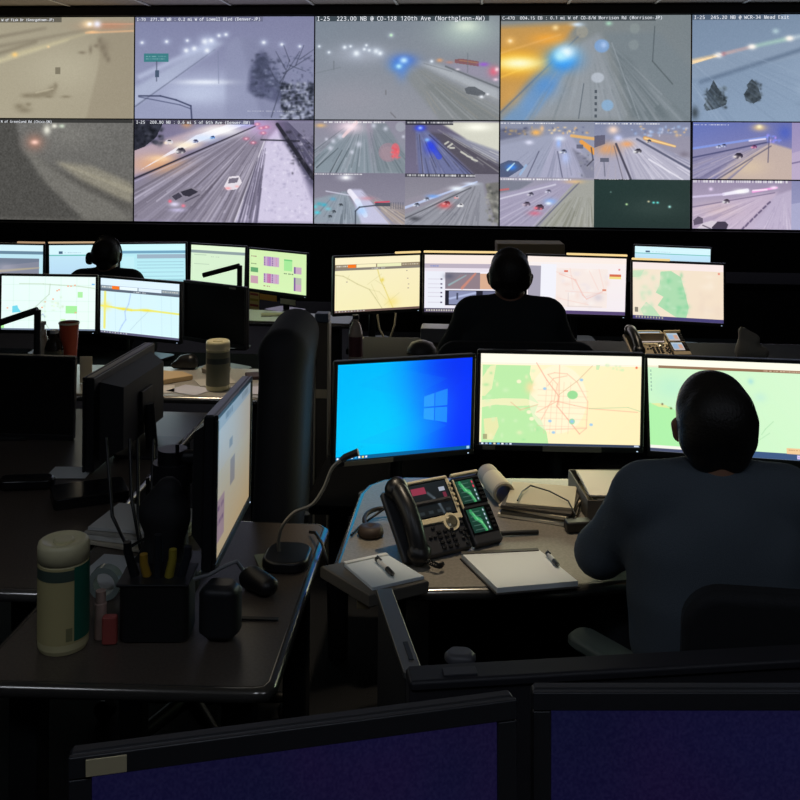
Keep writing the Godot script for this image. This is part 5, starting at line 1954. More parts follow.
# ---------------------------------------------------------------- front right workstation
func front_console() -> void:
	var laminate := grained("827c72", "8d877d", 0.48, 0.06, 5.0, 41)
	var poly := PackedVector2Array([Vector2(-0.335, -2.33), Vector2(-0.332, -2.84), Vector2(-0.318, -2.91), Vector2(-0.28, -2.96), Vector2(-0.22, -2.985), Vector2(0.4, -3.03), Vector2(1.0, -3.0), Vector2(1.7, -2.8), Vector2(1.7, -2.1), Vector2(1.25, -2.2), Vector2(1.0, -2.33), Vector2(0.72, -2.39), Vector2(0.45, -2.37), Vector2(0.2, -2.3), Vector2(-0.12, -2.255), Vector2(-0.25, -2.255), Vector2(-0.3, -2.275)])
	desk("pale grey laminate curved console desk holding the phone and writing pads", poly, 0.74, laminate, [[-0.24, -2.85], [1.5, -2.3], [1.4, -2.8]], {"edge": "7a7874", "panel": [0.6, -2.97, 1.5, 0.02], "shelf": [0.32, -3.36, 1.75, 0.5, 0.6]})
	monitor("monitor", "monitor with plain bright blue desktop and pale window logo", Vector3(-0.447, 1.074, -3.02), Vector3(-0.02, 1.064, -3.228), 0.322, blue_desktop(), 1.0, 0.3, 0.6, {"labels": [[-0.12, -0.153, 0.16, 0.014, "6e6a5e"]], "group": "front row monitors"})
	monitor("monitor", "monitor with cream and green regional map, red city roads", Vector3(-0.012, 1.07, -3.262), Vector3(0.53, 1.062, -3.306), 0.325, region_map(), 1.05, 3.0, 0.6, {"labels": [[0.04, -0.153, 0.19, 0.018, "777264"], [-0.23, -0.153, 0.04, 0.012, "706b5e"]], "group": "front row monitors"})
	monitor("monitor", "monitor with pale green map, partly behind seated person's head", Vector3(0.538, 1.054, -3.322), Vector3(1.055, 1.074, -3.19), 0.33, green_map(), 1.05, 3.2, 0.6, {"group": "front row monitors"})
	# the operator and the chair
	person("seated person in dark grey sweater with thick dark hair facing green map", Vector3(0.498, 0.0, -2.17), 0.03, 1.006, grained("4c5660", "59636d", 0.95, 0.12, 10.0, 42, 0.5), "full")
	office_chair("black office chair with grey arm pads under person in grey sweater", Vector3(0.6, 0, -2.16), -0.06, {"top": 0.94, "low": 0.55, "splay": -0.75, "back_width": 0.42, "arm_x": 0.325})
	# telephone with its key module, writing pad, papers
	desk_phone("black desk phone with cream trim, handset and green-lit key module", Vector3(-0.102, 0.742, -2.4), 0.6, {"size": 0.86})
	var pad := thing("writing_pad", "large white writing pad beside the desk phone", "notepad", Vector3(0.09, 0.741, -2.342), 0.0)
	var quad := PackedVector2Array([Vector2(-0.137, -0.068), Vector2(0.057, -0.11), Vector2(0.136, 0.06), Vector2(-0.052, 0.114)])
	part(pad, "backing_board", MB.new().prism(quad, 0.0, 0.004, 0.001), mat("3c3a38", 0.7))
	var leaf := PackedVector2Array()
	for q in quad:
		leaf.append(q * 0.97)
	part(pad, "paper_block", MB.new().prism(leaf, 0.004, 0.016, 0.0005), mat("e6ecec", 0.8))
	part(pad, "binding_strip", MB.new().box(Vector3(-0.04, 0.017, -0.086), Vector3(0.19, 0.003, 0.014), 0.001, Basis(Vector3.UP, 0.21)), mat("4a4843", 0.6))
	pen("black and silver pen lying on the large writing pad", Vector3(0.162, 0.764, -2.412), Vector3(0.183, 0.764, -2.345), "b9bcc0")
	# binder, clip pad and pen on the left corner of the desk
	var bq := PackedVector2Array([Vector2(-0.364, -2.275), Vector2(-0.232, -2.35), Vector2(-0.112, -2.222), Vector2(-0.236, -2.14)])
	one("binder", "closed grey binder on the desk corner under a small pad", "binder", MB.new().prism(bq, 0.741, 0.771, 0.004), mat("5b574f", 0.6))
	var np := thing("small_notepad", "pale blue-white notepad lying on grey binder", "notepad", Vector3(-0.223, 0.7715, -2.245), 0.0)
	var nq := PackedVector2Array([Vector2(-0.085, -0.027), Vector2(0.008, -0.088), Vector2(0.1, 0.02), Vector2(-0.008, 0.088)])
	part(np, "paper_block", MB.new().prism(nq, 0.0, 0.008, 0.001), mat("d2dde4", 0.8))
	part(np, "top_binding", MB.new().box(Vector3(-0.038, 0.0095, -0.056), Vector3(0.11, 0.004, 0.012), 0.001, Basis(Vector3.UP, 0.58)), mat("e6e6de", 0.5))
	pen("black and white pen lying on the small pale notepad", Vector3(-0.235, 0.7865, -2.288), Vector3(-0.188, 0.7865, -2.205), "d8d8d4")
	# rolled paper tube, stack of folders, tray of forms
	var roll := MB.new()
	roll.xf = Transform3D(Basis(Vector3(0, 1, 0), 0.28) * Basis(Vector3(1, 0, 0), PI / 2), Vector3(0.045, 0.773, -2.86))
	roll.lathe([[0.024, -0.085], [0.03, -0.085], [0.03, 0.085], [0.024, 0.085], [0.024, -0.085]], Vector3.ZERO, 28)
	var rt := thing("paper_roll", "rolled cream paper tube lying behind the phone", "paper roll")
	part(rt, "tube", roll, mat("a89c84", 0.7))
	var rs := MB.new()
	rs.xf = roll.xf
	rs.lathe([[0.0308, -0.03], [0.0308, 0.075]], Vector3.ZERO, 28)
	part(rt, "sheet_wrap", rs, mat("cfc3a4", 0.8))
	var stack := [["f0e6cc", 0.0, 0.2, 0.19], ["6a6456", 0.1, 0.2, 0.18], ["d8ccb0", -0.08, 0.19, 0.18], ["555048", 0.05, 0.19, 0.19], ["cbbfa3", 0.16, 0.18, 0.17]]
	for i in stack.size():
		var s: Array = stack[i]
		one("folder", ["cream folder at the bottom of the stack behind the phone", "brown folder second from bottom of the stack", "pale folder in the middle of the stack", "dark folder second from top of the stack", "cream folder on top of the stack behind the phone"][i], "folder", MB.new().prism(rrect(s[2], s[3], 0.004, 2), 0.0, 0.008, 0.001), mat(s[0], 0.7), Vector3(0.17, 0.741 + i * 0.0085, -2.76), -0.3 + s[1], "folders stacked on the front desk")
	var tray := thing("form_box", "open grey box of paper forms beside seated person's elbow", "paper box", Vector3(0.365, 0.741, -2.82), 0.12)
	part(tray, "box_floor", MB.new().box(Vector3(0, 0.003, 0), Vector3(0.19, 0.006, 0.25), 0.001), mat("4e4a44", 0.7))
	for q in [[-0.093, 0, 0.005, 0.25], [0.093, 0, 0.005, 0.25], [0, -0.123, 0.19, 0.005], [0, 0.123, 0.19, 0.005]]:
		part(tray, "box_side", MB.new().box(Vector3(q[0], 0.028, q[1]), Vector3(q[2], 0.056, q[3]), 0.001), mat("57524a", 0.7))
	var rng := RandomNumberGenerator.new()
	rng.seed = 8
	for i in 9:
		one("paper_form", "cream paper form lying in the open grey box", "paper", MB.new().box(Vector3.ZERO, Vector3(0.14, 0.004, 0.2), 0.0005), mat(["e8dcc4", "d9cbb2", "efe6d2"][i % 3], 0.8), Vector3(0.365 + rng.randf_range(-0.014, 0.014), 0.751 + i * 0.0066, -2.82 + rng.randf_range(-0.014, 0.014)), 0.12 + rng.randf_range(-0.06, 0.06), "paper forms in the grey box")
	one("hole_punch", "small black hole punch in front of the paper box", "hole punch", MB.new().prism(rrect(0.07, 0.04, 0.008), 0.0, 0.028, 0.005), mat("141416", 0.4), Vector3(0.255, 0.741, -2.62), 0.2)
	one("marker", "black marker lying on the desk behind the large pad", "marker", MB.new().tube([Vector3(-0.05, 0, 0), Vector3(0.05, 0, -0.02)], 0.006), mat("141414", 0.4), Vector3(0.1, 0.7475, -2.565))
	one("cable", "thin dark cable curving across the folders on the front desk", "cable", MB.new().tube([Vector3(0.1, 0.792, -2.68), Vector3(0.115, 0.792, -2.75), Vector3(0.14, 0.792, -2.8), Vector3(0.19, 0.792, -2.76), Vector3(0.235, 0.792, -2.69), Vector3(0.25, 0.772, -2.64)], 0.0022), mat("1a1a1a", 0.5))
	# headset left of the phone
	var hs := thing("headset", "brown-black headset lying on the desk left of the phone", "headset", Vector3(-0.225, 0.741, -2.585), 0.6)
	var band := []
	for i in 15:
		var a := PI * i / 14.0
		band.append(Vector3(cos(a) * 0.07, 0.012 + 0.012 * sin(a), -sin(a) * 0.085))
	part(hs, "headband", MB.new().tube(band, 0.006), mat("2a211b", 0.5))
	for s in [-1, 1]:
		part(hs, "ear_cushion", MB.new().lathe([[0.0, 0.0], [0.03, 0.0], [0.034, 0.008], [0.03, 0.022], [0.014, 0.026], [0.0, 0.02]], Vector3(s * 0.07, 0, 0.01), 18, true), mat("3a2c24", 0.6))
	one("desk_cable", "black cable trailing over the brown desk corner beside microphone", "cable", MB.new().tube([Vector3(-0.43, 0.75, -2.52), Vector3(-0.41, 0.765, -2.48), Vector3(-0.385, 0.76, -2.43), Vector3(-0.365, 0.72, -2.4), Vector3(-0.36, 0.5, -2.4)], 0.004), mat("141416", 0.4))
	one("phone_cord", "black cord looping from the desk phone over the desk edge", "cable", MB.new().tube([Vector3(-0.21, 0.8, -2.63), Vector3(-0.25, 0.77, -2.65), Vector3(-0.29, 0.747, -2.63), Vector3(-0.31, 0.746, -2.58), Vector3(-0.325, 0.746, -2.52)], 0.003), mat("141416", 0.4))
	# low divider with an aluminium cap, running from the desk to the partition
	var dv := thing("low_divider", "low dark divider with brushed aluminium top cap and slot", "divider", Vector3(-0.15, 0, -1.84), 0.255)
	part(dv, "panel", MB.new().box(Vector3(0, 0.42, 0), Vector3(0.026, 0.84, 0.31), 0.002), mat("191a1d", 0.8))
	part(dv, "top_cap", MB.new().box(Vector3(0, 0.846, 0), Vector3(0.033, 0.012, 0.318), 0.002), mat("8b8a86", 0.35, 0.7), "aluminium cap")
	part(dv, "slot", MB.new().box(Vector3(0.004, 0.8525, 0.09), Vector3(0.009, 0.0016, 0.062), 0.0004), mat("17181a", 0.5))
	one("wall_plate", "small beige plate fixed under the desk edge", "plate", MB.new().box(Vector3.ZERO, Vector3(0.03, 0.024, 0.012), 0.002), mat("a89a78", 0.6), Vector3(-0.262, 0.696, -2.262))
	# fabric partition behind the camera's own monitors
	var pt := thing("partition", "dark fabric privacy partition behind the nearest monitors", "partition", Vector3(0.62, 0, -1.765), 0.2)
	part(pt, "panel", MB.new().box(Vector3(0, 0.435, 0), Vector3(1.5, 0.87, 0.045), 0.004), grained("1c1b20", "26242a", 0.95, 0.15, 14.0, 43, 0.4))
	part(pt, "top_rail", MB.new().box(Vector3(0, 0.877, 0), Vector3(1.5, 0.018, 0.055), 0.006), mat("24242a", 0.6))
	part(pt, "name_plate", MB.new().box(Vector3(-0.665, 0.8875, 0.005), Vector3(0.055, 0.003, 0.024), 0.0008), mat("3c3c42", 0.6))
	var kn := thing("post_pad", "small flat grey pad on a dark post behind fabric partition", "pad", Vector3(-0.032, 0, -1.72))
	part(kn, "pad", MB.new().prism(rrect(0.054, 0.045, 0.02), 0.852, 0.874, 0.009), mat("55555a", 0.5))
	part(kn, "post", MB.new().box(Vector3(0, 0.426, 0), Vector3(0.02, 0.852, 0.02), 0.002), mat("0c0d0f", 0.7))

# ---------------------------------------------------------------- desk on the near left
func near_console() -> void:
	var dark := grained("4d453e", "584f47", 0.34, 0.08, 5.0, 51)
	var near := PackedVector2Array([Vector2(-0.946, -1.86), Vector2(-0.935, -1.81), Vector2(-0.9, -1.792), Vector2(-0.415, -1.815), Vector2(-0.395, -1.82), Vector2(-0.387, -1.84), Vector2(-0.404, -2.58), Vector2(-0.42, -2.6), Vector2(-0.93, -2.6), Vector2(-0.946, -2.58)])
	desk("dark brown laminate desk carrying the cream canister, pen holder and microphone", near, 0.74, dark, [[-0.88, -1.9], [-0.46, -1.9], [-0.88, -2.5], [-0.46, -2.5]], {"edge": "6e6b67"})
	var left := PackedVector2Array([Vector2(-0.975, -2.2), Vector2(-0.985, -2.165), Vector2(-2.3, -2.12), Vector2(-2.3, -3.62), Vector2(-1.0, -3.62)])
	desk("dark brown desk with black dock beyond the cream canister", left, 0.74, dark, [[-1.07, -2.3], [-2.2, -2.3], [-1.07, -3.5], [-2.2, -3.5]])
	wipes_canister("large cream wipes canister with green label on the brown desk", Vector3(-0.825, 0.741, -1.93), 0.2, 0.049, 0.212, 0)
	# screen seen edge-on, and the arm post that carries it
	monitor("monitor", "monitor seen edge-on, grey and tan page facing the microphone", Vector3(-0.545, 1.178, -2.02), Vector3(-0.588, 1.142, -2.52), 0.318, side_page(), 0.85, 0.4, 0.74, {"stand": false, "deep": 0.024})
	var arm := thing("cable_post", "black post with hanging cables between the two turned monitors", "post", Vector3(-0.72, 0.741, -2.3))
	part(arm, "base_plate", MB.new().prism(rrect(0.16, 0.14, 0.03), 0.0, 0.014, 0.003), mat("141518", 0.4))
	part(arm, "post", MB.new().lathe([[0.0, 0.012], [0.038, 0.012], [0.036, 0.2], [0.034, 0.28], [0.0, 0.28]], Vector3.ZERO, 18), mat("15161a", 0.4))
	part(arm, "collar", MB.new().lathe([[0.03, 0.2], [0.046, 0.2], [0.046, 0.25], [0.03, 0.25]], Vector3.ZERO, 18), mat("1b1c20", 0.4))
	part(arm, "arm", MB.new().tube([Vector3(0, 0.26, 0), Vector3(0.05, 0.265, 0.01), Vector3(0.095, 0.27, 0.015)], 0.018), mat("15161a", 0.4))
	for q in [[0.02, 0.3, -0.14], [-0.05, 0.22, -0.12], [-0.02, 0.26, -0.2], [0.0, 0.18, -0.08]]:
		part(arm, "hanging_cable", MB.new().tube([Vector3(q[2], 0.27, -0.1), Vector3(q[2] * 0.8, 0.12 + q[0], -0.04), Vector3(q[2] * 0.5, 0.05, 0.02), Vector3(q[0], 0.1, 0.03), Vector3(q[0], q[1], 0.03)], 0.0045), mat("101114", 0.4))
	monitor("monitor", "black monitor seen from behind with bulging back cover", Vector3(-1.174, 1.032, -3.44), Vector3(-1.184, 1.032, -2.91), 0.285, null, 0, 0, 0.74, {"deep": 0.03, "bulge": 0.06})
	monitor("monitor", "wide black switched-off monitor standing behind the black dock", Vector3(-1.87, 1.03, -3.2), Vector3(-1.35, 1.02, -3.24), 0.28, null, 0, 0, 0.74, {})
	one("dock", "flat black docking box on the brown desk beside rear monitor", "dock", MB.new().prism(rrect(0.2, 0.13, 0.012), 0.0, 0.03, 0.003), mat("101114", 0.2), Vector3(-1.09, 0.741, -2.72), 0.5)
	one("desk_handset", "small black handset lying on the far left brown desk", "handset", MB.new().prism(rrect(0.16, 0.06, 0.025), 0.0, 0.035, 0.012), mat("101114", 0.25), Vector3(-1.3, 0.741, -2.78), 0.2)
	one("paper_sheet", "white sheet of paper beside the black handset", "paper", MB.new().box(Vector3.ZERO, Vector3(0.12, 0.002, 0.1), 0.0), mat("d8dcdc", 0.8), Vector3(-1.23, 0.743, -2.92), 0.1)
	one("crumpled_paper", "crumpled white paper on the far left brown desk", "paper", MB.new().lathe([[0.0, 0.0], [0.04, 0.0], [0.045, 0.01], [0.03, 0.02], [0.012, 0.022], [0.0, 0.02]], Vector3.ZERO, 7), mat("c8cccc", 0.8), Vector3(-1.5, 0.741, -2.88))
	# stack of white folders, loose paper, tape
	for i in 4:
		one("file_folder", ["bottom", "second", "third", "top"][i] + " pale file folder of the low stack under the cables", "folder", MB.new().box(Vector3.ZERO, Vector3(0.24, 0.008, 0.17), 0.001), mat(["cfc6b0", "dcdcd6", "b8b4aa", "d9dad8"][i], 0.7), Vector3(-0.86 + i * 0.004, 0.746 + i * 0.0095, -2.47 - i * 0.01), -0.25 + 0.05 * i, "pale file folders on the brown desk")
	one("paper_sheet", "white paper sheet sticking out beside the tape roll", "paper", MB.new().box(Vector3.ZERO, Vector3(0.15, 0.002, 0.18), 0.0), mat("cfd4d6", 0.8), Vector3(-0.84, 0.742, -2.26), -0.1)
	var tape := MB.new()
	tape.xf = Transform3D(Basis(Vector3(1, 0, 0), PI / 2) * Basis(Vector3(0, 0, 1), 0.3), Vector3(0, 0.037, 0))
	tape.lathe([[0.024, -0.012], [0.036, -0.012], [0.036, 0.012], [0.024, 0.012], [0.024, -0.012]], Vector3.ZERO, 28)
	one("tape_roll", "clear tape roll standing on edge beside the canister", "tape roll", tape, mat("8f9c98", 0.15), Vector3(-0.815, 0.741, -2.13), 0.3)
	# pen holder with pens and markers
	var ph := thing("pen_holder", "black mesh pen holder on the brown desk", "pen holder", Vector3(-0.655, 0.741, -2.0), 0.1)
	part(ph, "cup", MB.new().prism(rrect(0.14, 0.1, 0.02), 0.0, 0.115, 0.004), mat("0e0f12", 0.6))
	part(ph, "rim", MB.new().box(Vector3(0, 0.116, 0), Vector3(0.146, 0.006, 0.106), 0.002), mat("1a1b1e", 0.5))
	var pens := [[-0.02, 0.165, "a8842c", "yellow"], [0.025, 0.175, "988a30", "mustard"], [-0.045, 0.19, "14161a", "black"], [0.002, 0.205, "1c2026", "charcoal"], [0.048, 0.18, "20242c", "dark blue"]]
	for i in pens.size():
		var q: Array = pens[i]
		one("marker_pen", q[3] + " marker pen standing in the black pen holder", "marker", MB.new().tube([Vector3(q[0], 0.119, 0.01 + 0.006 * (i % 2)), Vector3(q[0] * 1.3, q[1] - 0.02, 0.015), Vector3(q[0] * 1.32, q[1], 0.016)], 0.0095, 0.008, 10), mat(q[2], 0.45), Vector3(-0.655, 0.741, -2.0), 0.1, "marker pens in the black holder")
	var pouch := MB.new()
	nets(pouch, [[Vector3(-0.02, 0.03, 0), Vector3(0.03, 0.18, 0), 0.045, 0.04], [Vector3(0.0, 0.19, 0), Vector3(0.02, 0.235, 0), 0.045, 0.03], [Vector3(-0.04, 0.04, 0), Vector3(0.05, 0.04, 0), 0.04, 0.04]], 0.012, 0.03)
	one("black_pouch", "soft black pouch standing behind the pen holder", "pouch", pouch, grained("0f1013", "17181c", 0.8, 0.1, 12.0, 52, 0.5), Vector3(-0.69, 0.756, -2.11))
	one("glue_stick", "pale pink glue stick standing beside the pen holder", "glue stick", MB.new().lathe([[0.0, 0.0], [0.012, 0.0], [0.012, 0.07], [0.01, 0.072], [0.01, 0.095], [0.0, 0.095]], Vector3.ZERO, 16), mat("b89c90", 0.5), Vector3(-0.762, 0.741, -1.965))
	one("correction_tape", "small red and white correction tape beside glue stick", "stationery", MB.new().prism(rrect(0.03, 0.02, 0.006), 0.0, 0.055, 0.003), mat("a04a44", 0.5), Vector3(-0.735, 0.741, -1.945), 0.2)
	var spk := MB.new().prism(rrect(0.082, 0.07, 0.026), 0.0, 0.112, 0.018)
	var st := thing("desk_speaker", "rounded dark grey desk speaker with white cable", "speaker", Vector3(-0.522, 0.741, -1.99), 0.0)
	part(st, "housing", spk, mat("1d1e22", 0.5))
	part(st, "cable", MB.new().tube([Vector3(-0.055, 0.115, 0.0), Vector3(-0.02, 0.13, 0.01), Vector3(0.01, 0.145, 0.0), Vector3(0.03, 0.15, -0.01), Vector3(0.04, 0.13, -0.02)], 0.004), mat("7d8084", 0.4), "white cable")
	var mouse := MB.new()
	nets(mouse, [[Vector3(0.008, 0.004, -0.028), Vector3(0.008, 0.002, 0.03), 0.022, 0.018], [Vector3(-0.008, 0.004, -0.028), Vector3(-0.008, 0.002, 0.03), 0.022, 0.018]], 0.007, 0.015)
	one("computer_mouse", "black computer mouse on the brown desk behind the ruler", "mouse", mouse, mat("131418", 0.45), Vector3(-0.49, 0.759, -2.2), 0.9)
	one("paper_slip", "greenish paper slip lying behind the black mouse", "paper", MB.new().box(Vector3.ZERO, Vector3(0.08, 0.002, 0.09), 0.0), mat("8f947c", 0.8), Vector3(-0.49, 0.742, -2.36), 0.4)
	one("ruler", "dark ruler lying on the brown desk in front of mouse", "ruler", MB.new().box(Vector3.ZERO, Vector3(0.1, 0.003, 0.012), 0.0005), mat("121316", 0.5), Vector3(-0.47, 0.743, -2.07), 0.03)
	# gooseneck microphone
	var mic := thing("gooseneck_microphone", "black gooseneck microphone on the corner of the brown desk", "microphone", Vector3(-0.455, 0.741, -2.35))
	part(mic, "base", MB.new().prism(rrect(0.11, 0.13, 0.04), 0.0, 0.028, 0.008), mat("16171b", 0.35))
	var neck := []
	var c := Curve3D.new()
	for q in [[-0.02, 0.02, 0.0], [-0.022, 0.05, 0.0], [-0.014, 0.086, 0.0], [0.016, 0.122, 0.0], [0.058, 0.142, 0.0], [0.085, 0.18, 0.0], [0.106, 0.23, 0.0], [0.13, 0.252, 0.0]]:
		c.add_point(Vector3(q[0], q[1], q[2]))
	for i in c.point_count:
		var a := c.get_point_position(maxi(i - 1, 0))
		var b := c.get_point_position(mini(i + 1, c.point_count - 1))
		c.set_point_in(i, -(b - a) / 6)
		c.set_point_out(i, (b - a) / 6)
	neck = Array(c.tessellate(4, 3))
	part(mic, "gooseneck", MB.new().tube(neck, 0.0042), mat("77756f", 0.35, 0.5))
	part(mic, "capsule", MB.new().tube([Vector3(0.128, 0.25, 0), Vector3(0.136, 0.257, 0), Vector3(0.162, 0.268, 0), Vector3(0.168, 0.27, 0)], 0.007, 0.0095, 12), mat("1c1d20", 0.5))
	# tall chair beyond the desk, and the chair edge on the far left of the desk
	office_chair("tall high-back black chair standing side-on beyond the microphone", Vector3(-0.84, 0, -2.86), PI / 2 + 0.08, {"top": 1.22, "low": 0.5, "arms": false, "back_width": 0.46, "pad": 0.062})
	office_chair("dark chair whose rounded back edge stands left of the canister", Vector3(-0.826, 0, -1.5), 0.0, {"top": 1.135, "low": 0.6, "arms": false, "round": 0.03})

# ---------------------------------------------------------------- second row on the right
func middle_console() -> void:
	var laminate := grained("161514", "1c1b1a", 0.95, 0.06, 5.0, 63)
	desk("dark console desk of the second row under the cream phone", PackedVector2Array([Vector2(-0.6, -4.4), Vector2(1.7, -4.5), Vector2(1.7, -5.15), Vector2(-0.6, -5.1)]), 0.74, laminate, [[-0.52, -4.5], [1.6, -4.6], [-0.52, -5.0], [1.6, -5.05]], {"shelf": [0.4, -5.42, 2.2, 0.5, 0.66]})
	monitor("monitor", "second row monitor with yellow map and orange tab", Vector3(-0.776, 1.139, -5.2), Vector3(-0.325, 1.136, -5.44), 0.318, yellow_map(false), 1.0, 1.2, 0.66, {"strip": [0.2, 0.49, "ffdf9c", 0.9], "group": "second row monitors"})
	monitor("monitor", "second row monitor with page of camera pictures beside person's head", Vector3(-0.316, 1.142, -5.4), Vector3(0.228, 1.14, -5.44), 0.338, camera_page(), 1.0, 1.2, 0.66, {"strip": [-0.49, 0.49, "ffdf9c", 0.95], "group": "second row monitors"})
	monitor("monitor", "second row monitor with white page and pink road map", Vector3(0.236, 1.14, -5.44), Vector3(0.788, 1.128, -5.48), 0.335, alert_map(), 1.0, 1.2, 0.66, {"strip": [-0.1, 0.49, "ffdf9c", 0.95], "group": "second row monitors"})
	monitor("monitor", "second row monitor with peach map and green hills", Vector3(0.798, 1.118, -5.43), Vector3(1.263, 1.122, -5.3), 0.33, terrain_map(), 1.0, 1.2, 0.66, {"strip": [-0.49, -0.08, "ffdf9c", 0.9], "group": "second row monitors"})
	person("seated person in dark shirt with short hair facing camera pictures", Vector3(0.117, 0.0, -4.1), 0.0, 1.05, grained("1f2428", "2a3035", 0.95, 0.12, 10.0, 61, 0.5), "short")
	office_chair("black chair of the person in dark shirt, thin lit top edge", Vector3(0.12, 0, -4.08), 0.05, {"top": 1.0, "low": 0.52, "back_width": 0.6, "arms": true})
	desk_phone("cream-topped desk phone on the second row desk", Vector3(0.78, 0.742, -4.68), 0.15, {"page": 3, "side_page": 3, "shell": "b0a084", "tilt": 0.42, "lift": 0.03, "size": 0.85})
	var bag := MB.new()
	nets(bag, [[Vector3(0, 0.02, 0), Vector3(0.0, 0.12, 0), 0.03, 0.012], [Vector3(0.02, 0.03, 0), Vector3(0.09, 0.02, 0), 0.045, 0.03], [Vector3(0.0, 0.12, 0), Vector3(0.05, 0.08, 0), 0.016, 0.03]], 0.01, 0.02)
	one("cloth_cap", "grey crumpled cloth cap on the second row desk", "cap", bag, grained("a09a8c", "aea89a", 0.9, 0.1, 10.0, 62, 0.4), Vector3(1.2, 0.762, -4.72))
	var bt := thing("water_bottle", "pale water bottle with dark label below the yellow map", "bottle", Vector3(-0.565, 0.741, -4.5))
	part(bt, "bottle", MB.new().lathe([[0.0, 0.0], [0.03, 0.0], [0.032, 0.006], [0.032, 0.13], [0.024, 0.165], [0.013, 0.185], [0.013, 0.2], [0.0, 0.2]], Vector3.ZERO, 20), mat("b8a89a", 0.25))
	part(bt, "label_band", MB.new().lathe([[0.0328, 0.03], [0.0328, 0.12]], Vector3.ZERO, 20), mat("5a3038", 0.5))
	part(bt, "cap", MB.new().lathe([[0.0, 0.198], [0.015, 0.198], [0.015, 0.216], [0.0, 0.216]], Vector3.ZERO, 16), mat("1c1c20", 0.5))
	one("bowl", "upturned grey bowl on the second row desk below hanging cable", "bowl", MB.new().lathe([[0.07, 0.0], [0.068, 0.02], [0.05, 0.045], [0.02, 0.056], [0.0, 0.057]], Vector3.ZERO, 24, true), mat("4a4a4c", 0.5), Vector3(-0.28, 0.741, -4.75))
	one("storage_box", "small brown box on the second row desk beside hanging cable", "box", MB.new().box(Vector3(0, 0.06, 0), Vector3(0.08, 0.12, 0.08), 0.003), mat("5a544c", 0.7), Vector3(-0.06, 0.741, -4.8), 0.1)
	one("hanging_cable", "pale cable hanging in a loop below the yellow map monitor", "cable", MB.new().tube([Vector3(-0.55, 0.82, -5.3), Vector3(-0.535, 0.75, -5.27), Vector3(-0.505, 0.7, -5.25), Vector3(-0.475, 0.71, -5.25), Vector3(-0.455, 0.77, -5.27), Vector3(-0.45, 0.83, -5.3)], 0.005), mat("b0a48c", 0.5))
	one("grey_shelf_unit", "grey shelf unit below the camera picture monitor", "shelf", MB.new().box(Vector3(0, 0.035, 0), Vector3(0.2, 0.07, 0.14), 0.004), mat("74767c", 0.5), Vector3(-0.2, 0.741, -5.05), 0.0)
	# end post of the partition between the rows
	var post := thing("partition_post", "pale-edged partition end post beside the blue desktop monitor", "post", Vector3(-0.633, 0, -3.98))
	part(post, "panel", MB.new().box(Vector3(0, 0.52, 0), Vector3(0.046, 1.0, 0.05), 0.003), mat("5c5246", 0.7))
	for s in [-1, 1]:
		part(post, "edge_trim", MB.new().box(Vector3(s * 0.027, 0.515, 0.004), Vector3(0.008, 1.01, 0.06), 0.003), mat("dccfb2", 0.4))
	part(post, "kick_block", MB.new().box(Vector3(0, 0.735, 0.028), Vector3(0.046, 0.036, 0.008), 0.002), mat("d4c09a", 0.5))
	part(post, "cap", MB.new().box(Vector3(0, 1.038, 0.004), Vector3(0.056, 0.036, 0.06), 0.004), mat("59626c", 0.4))

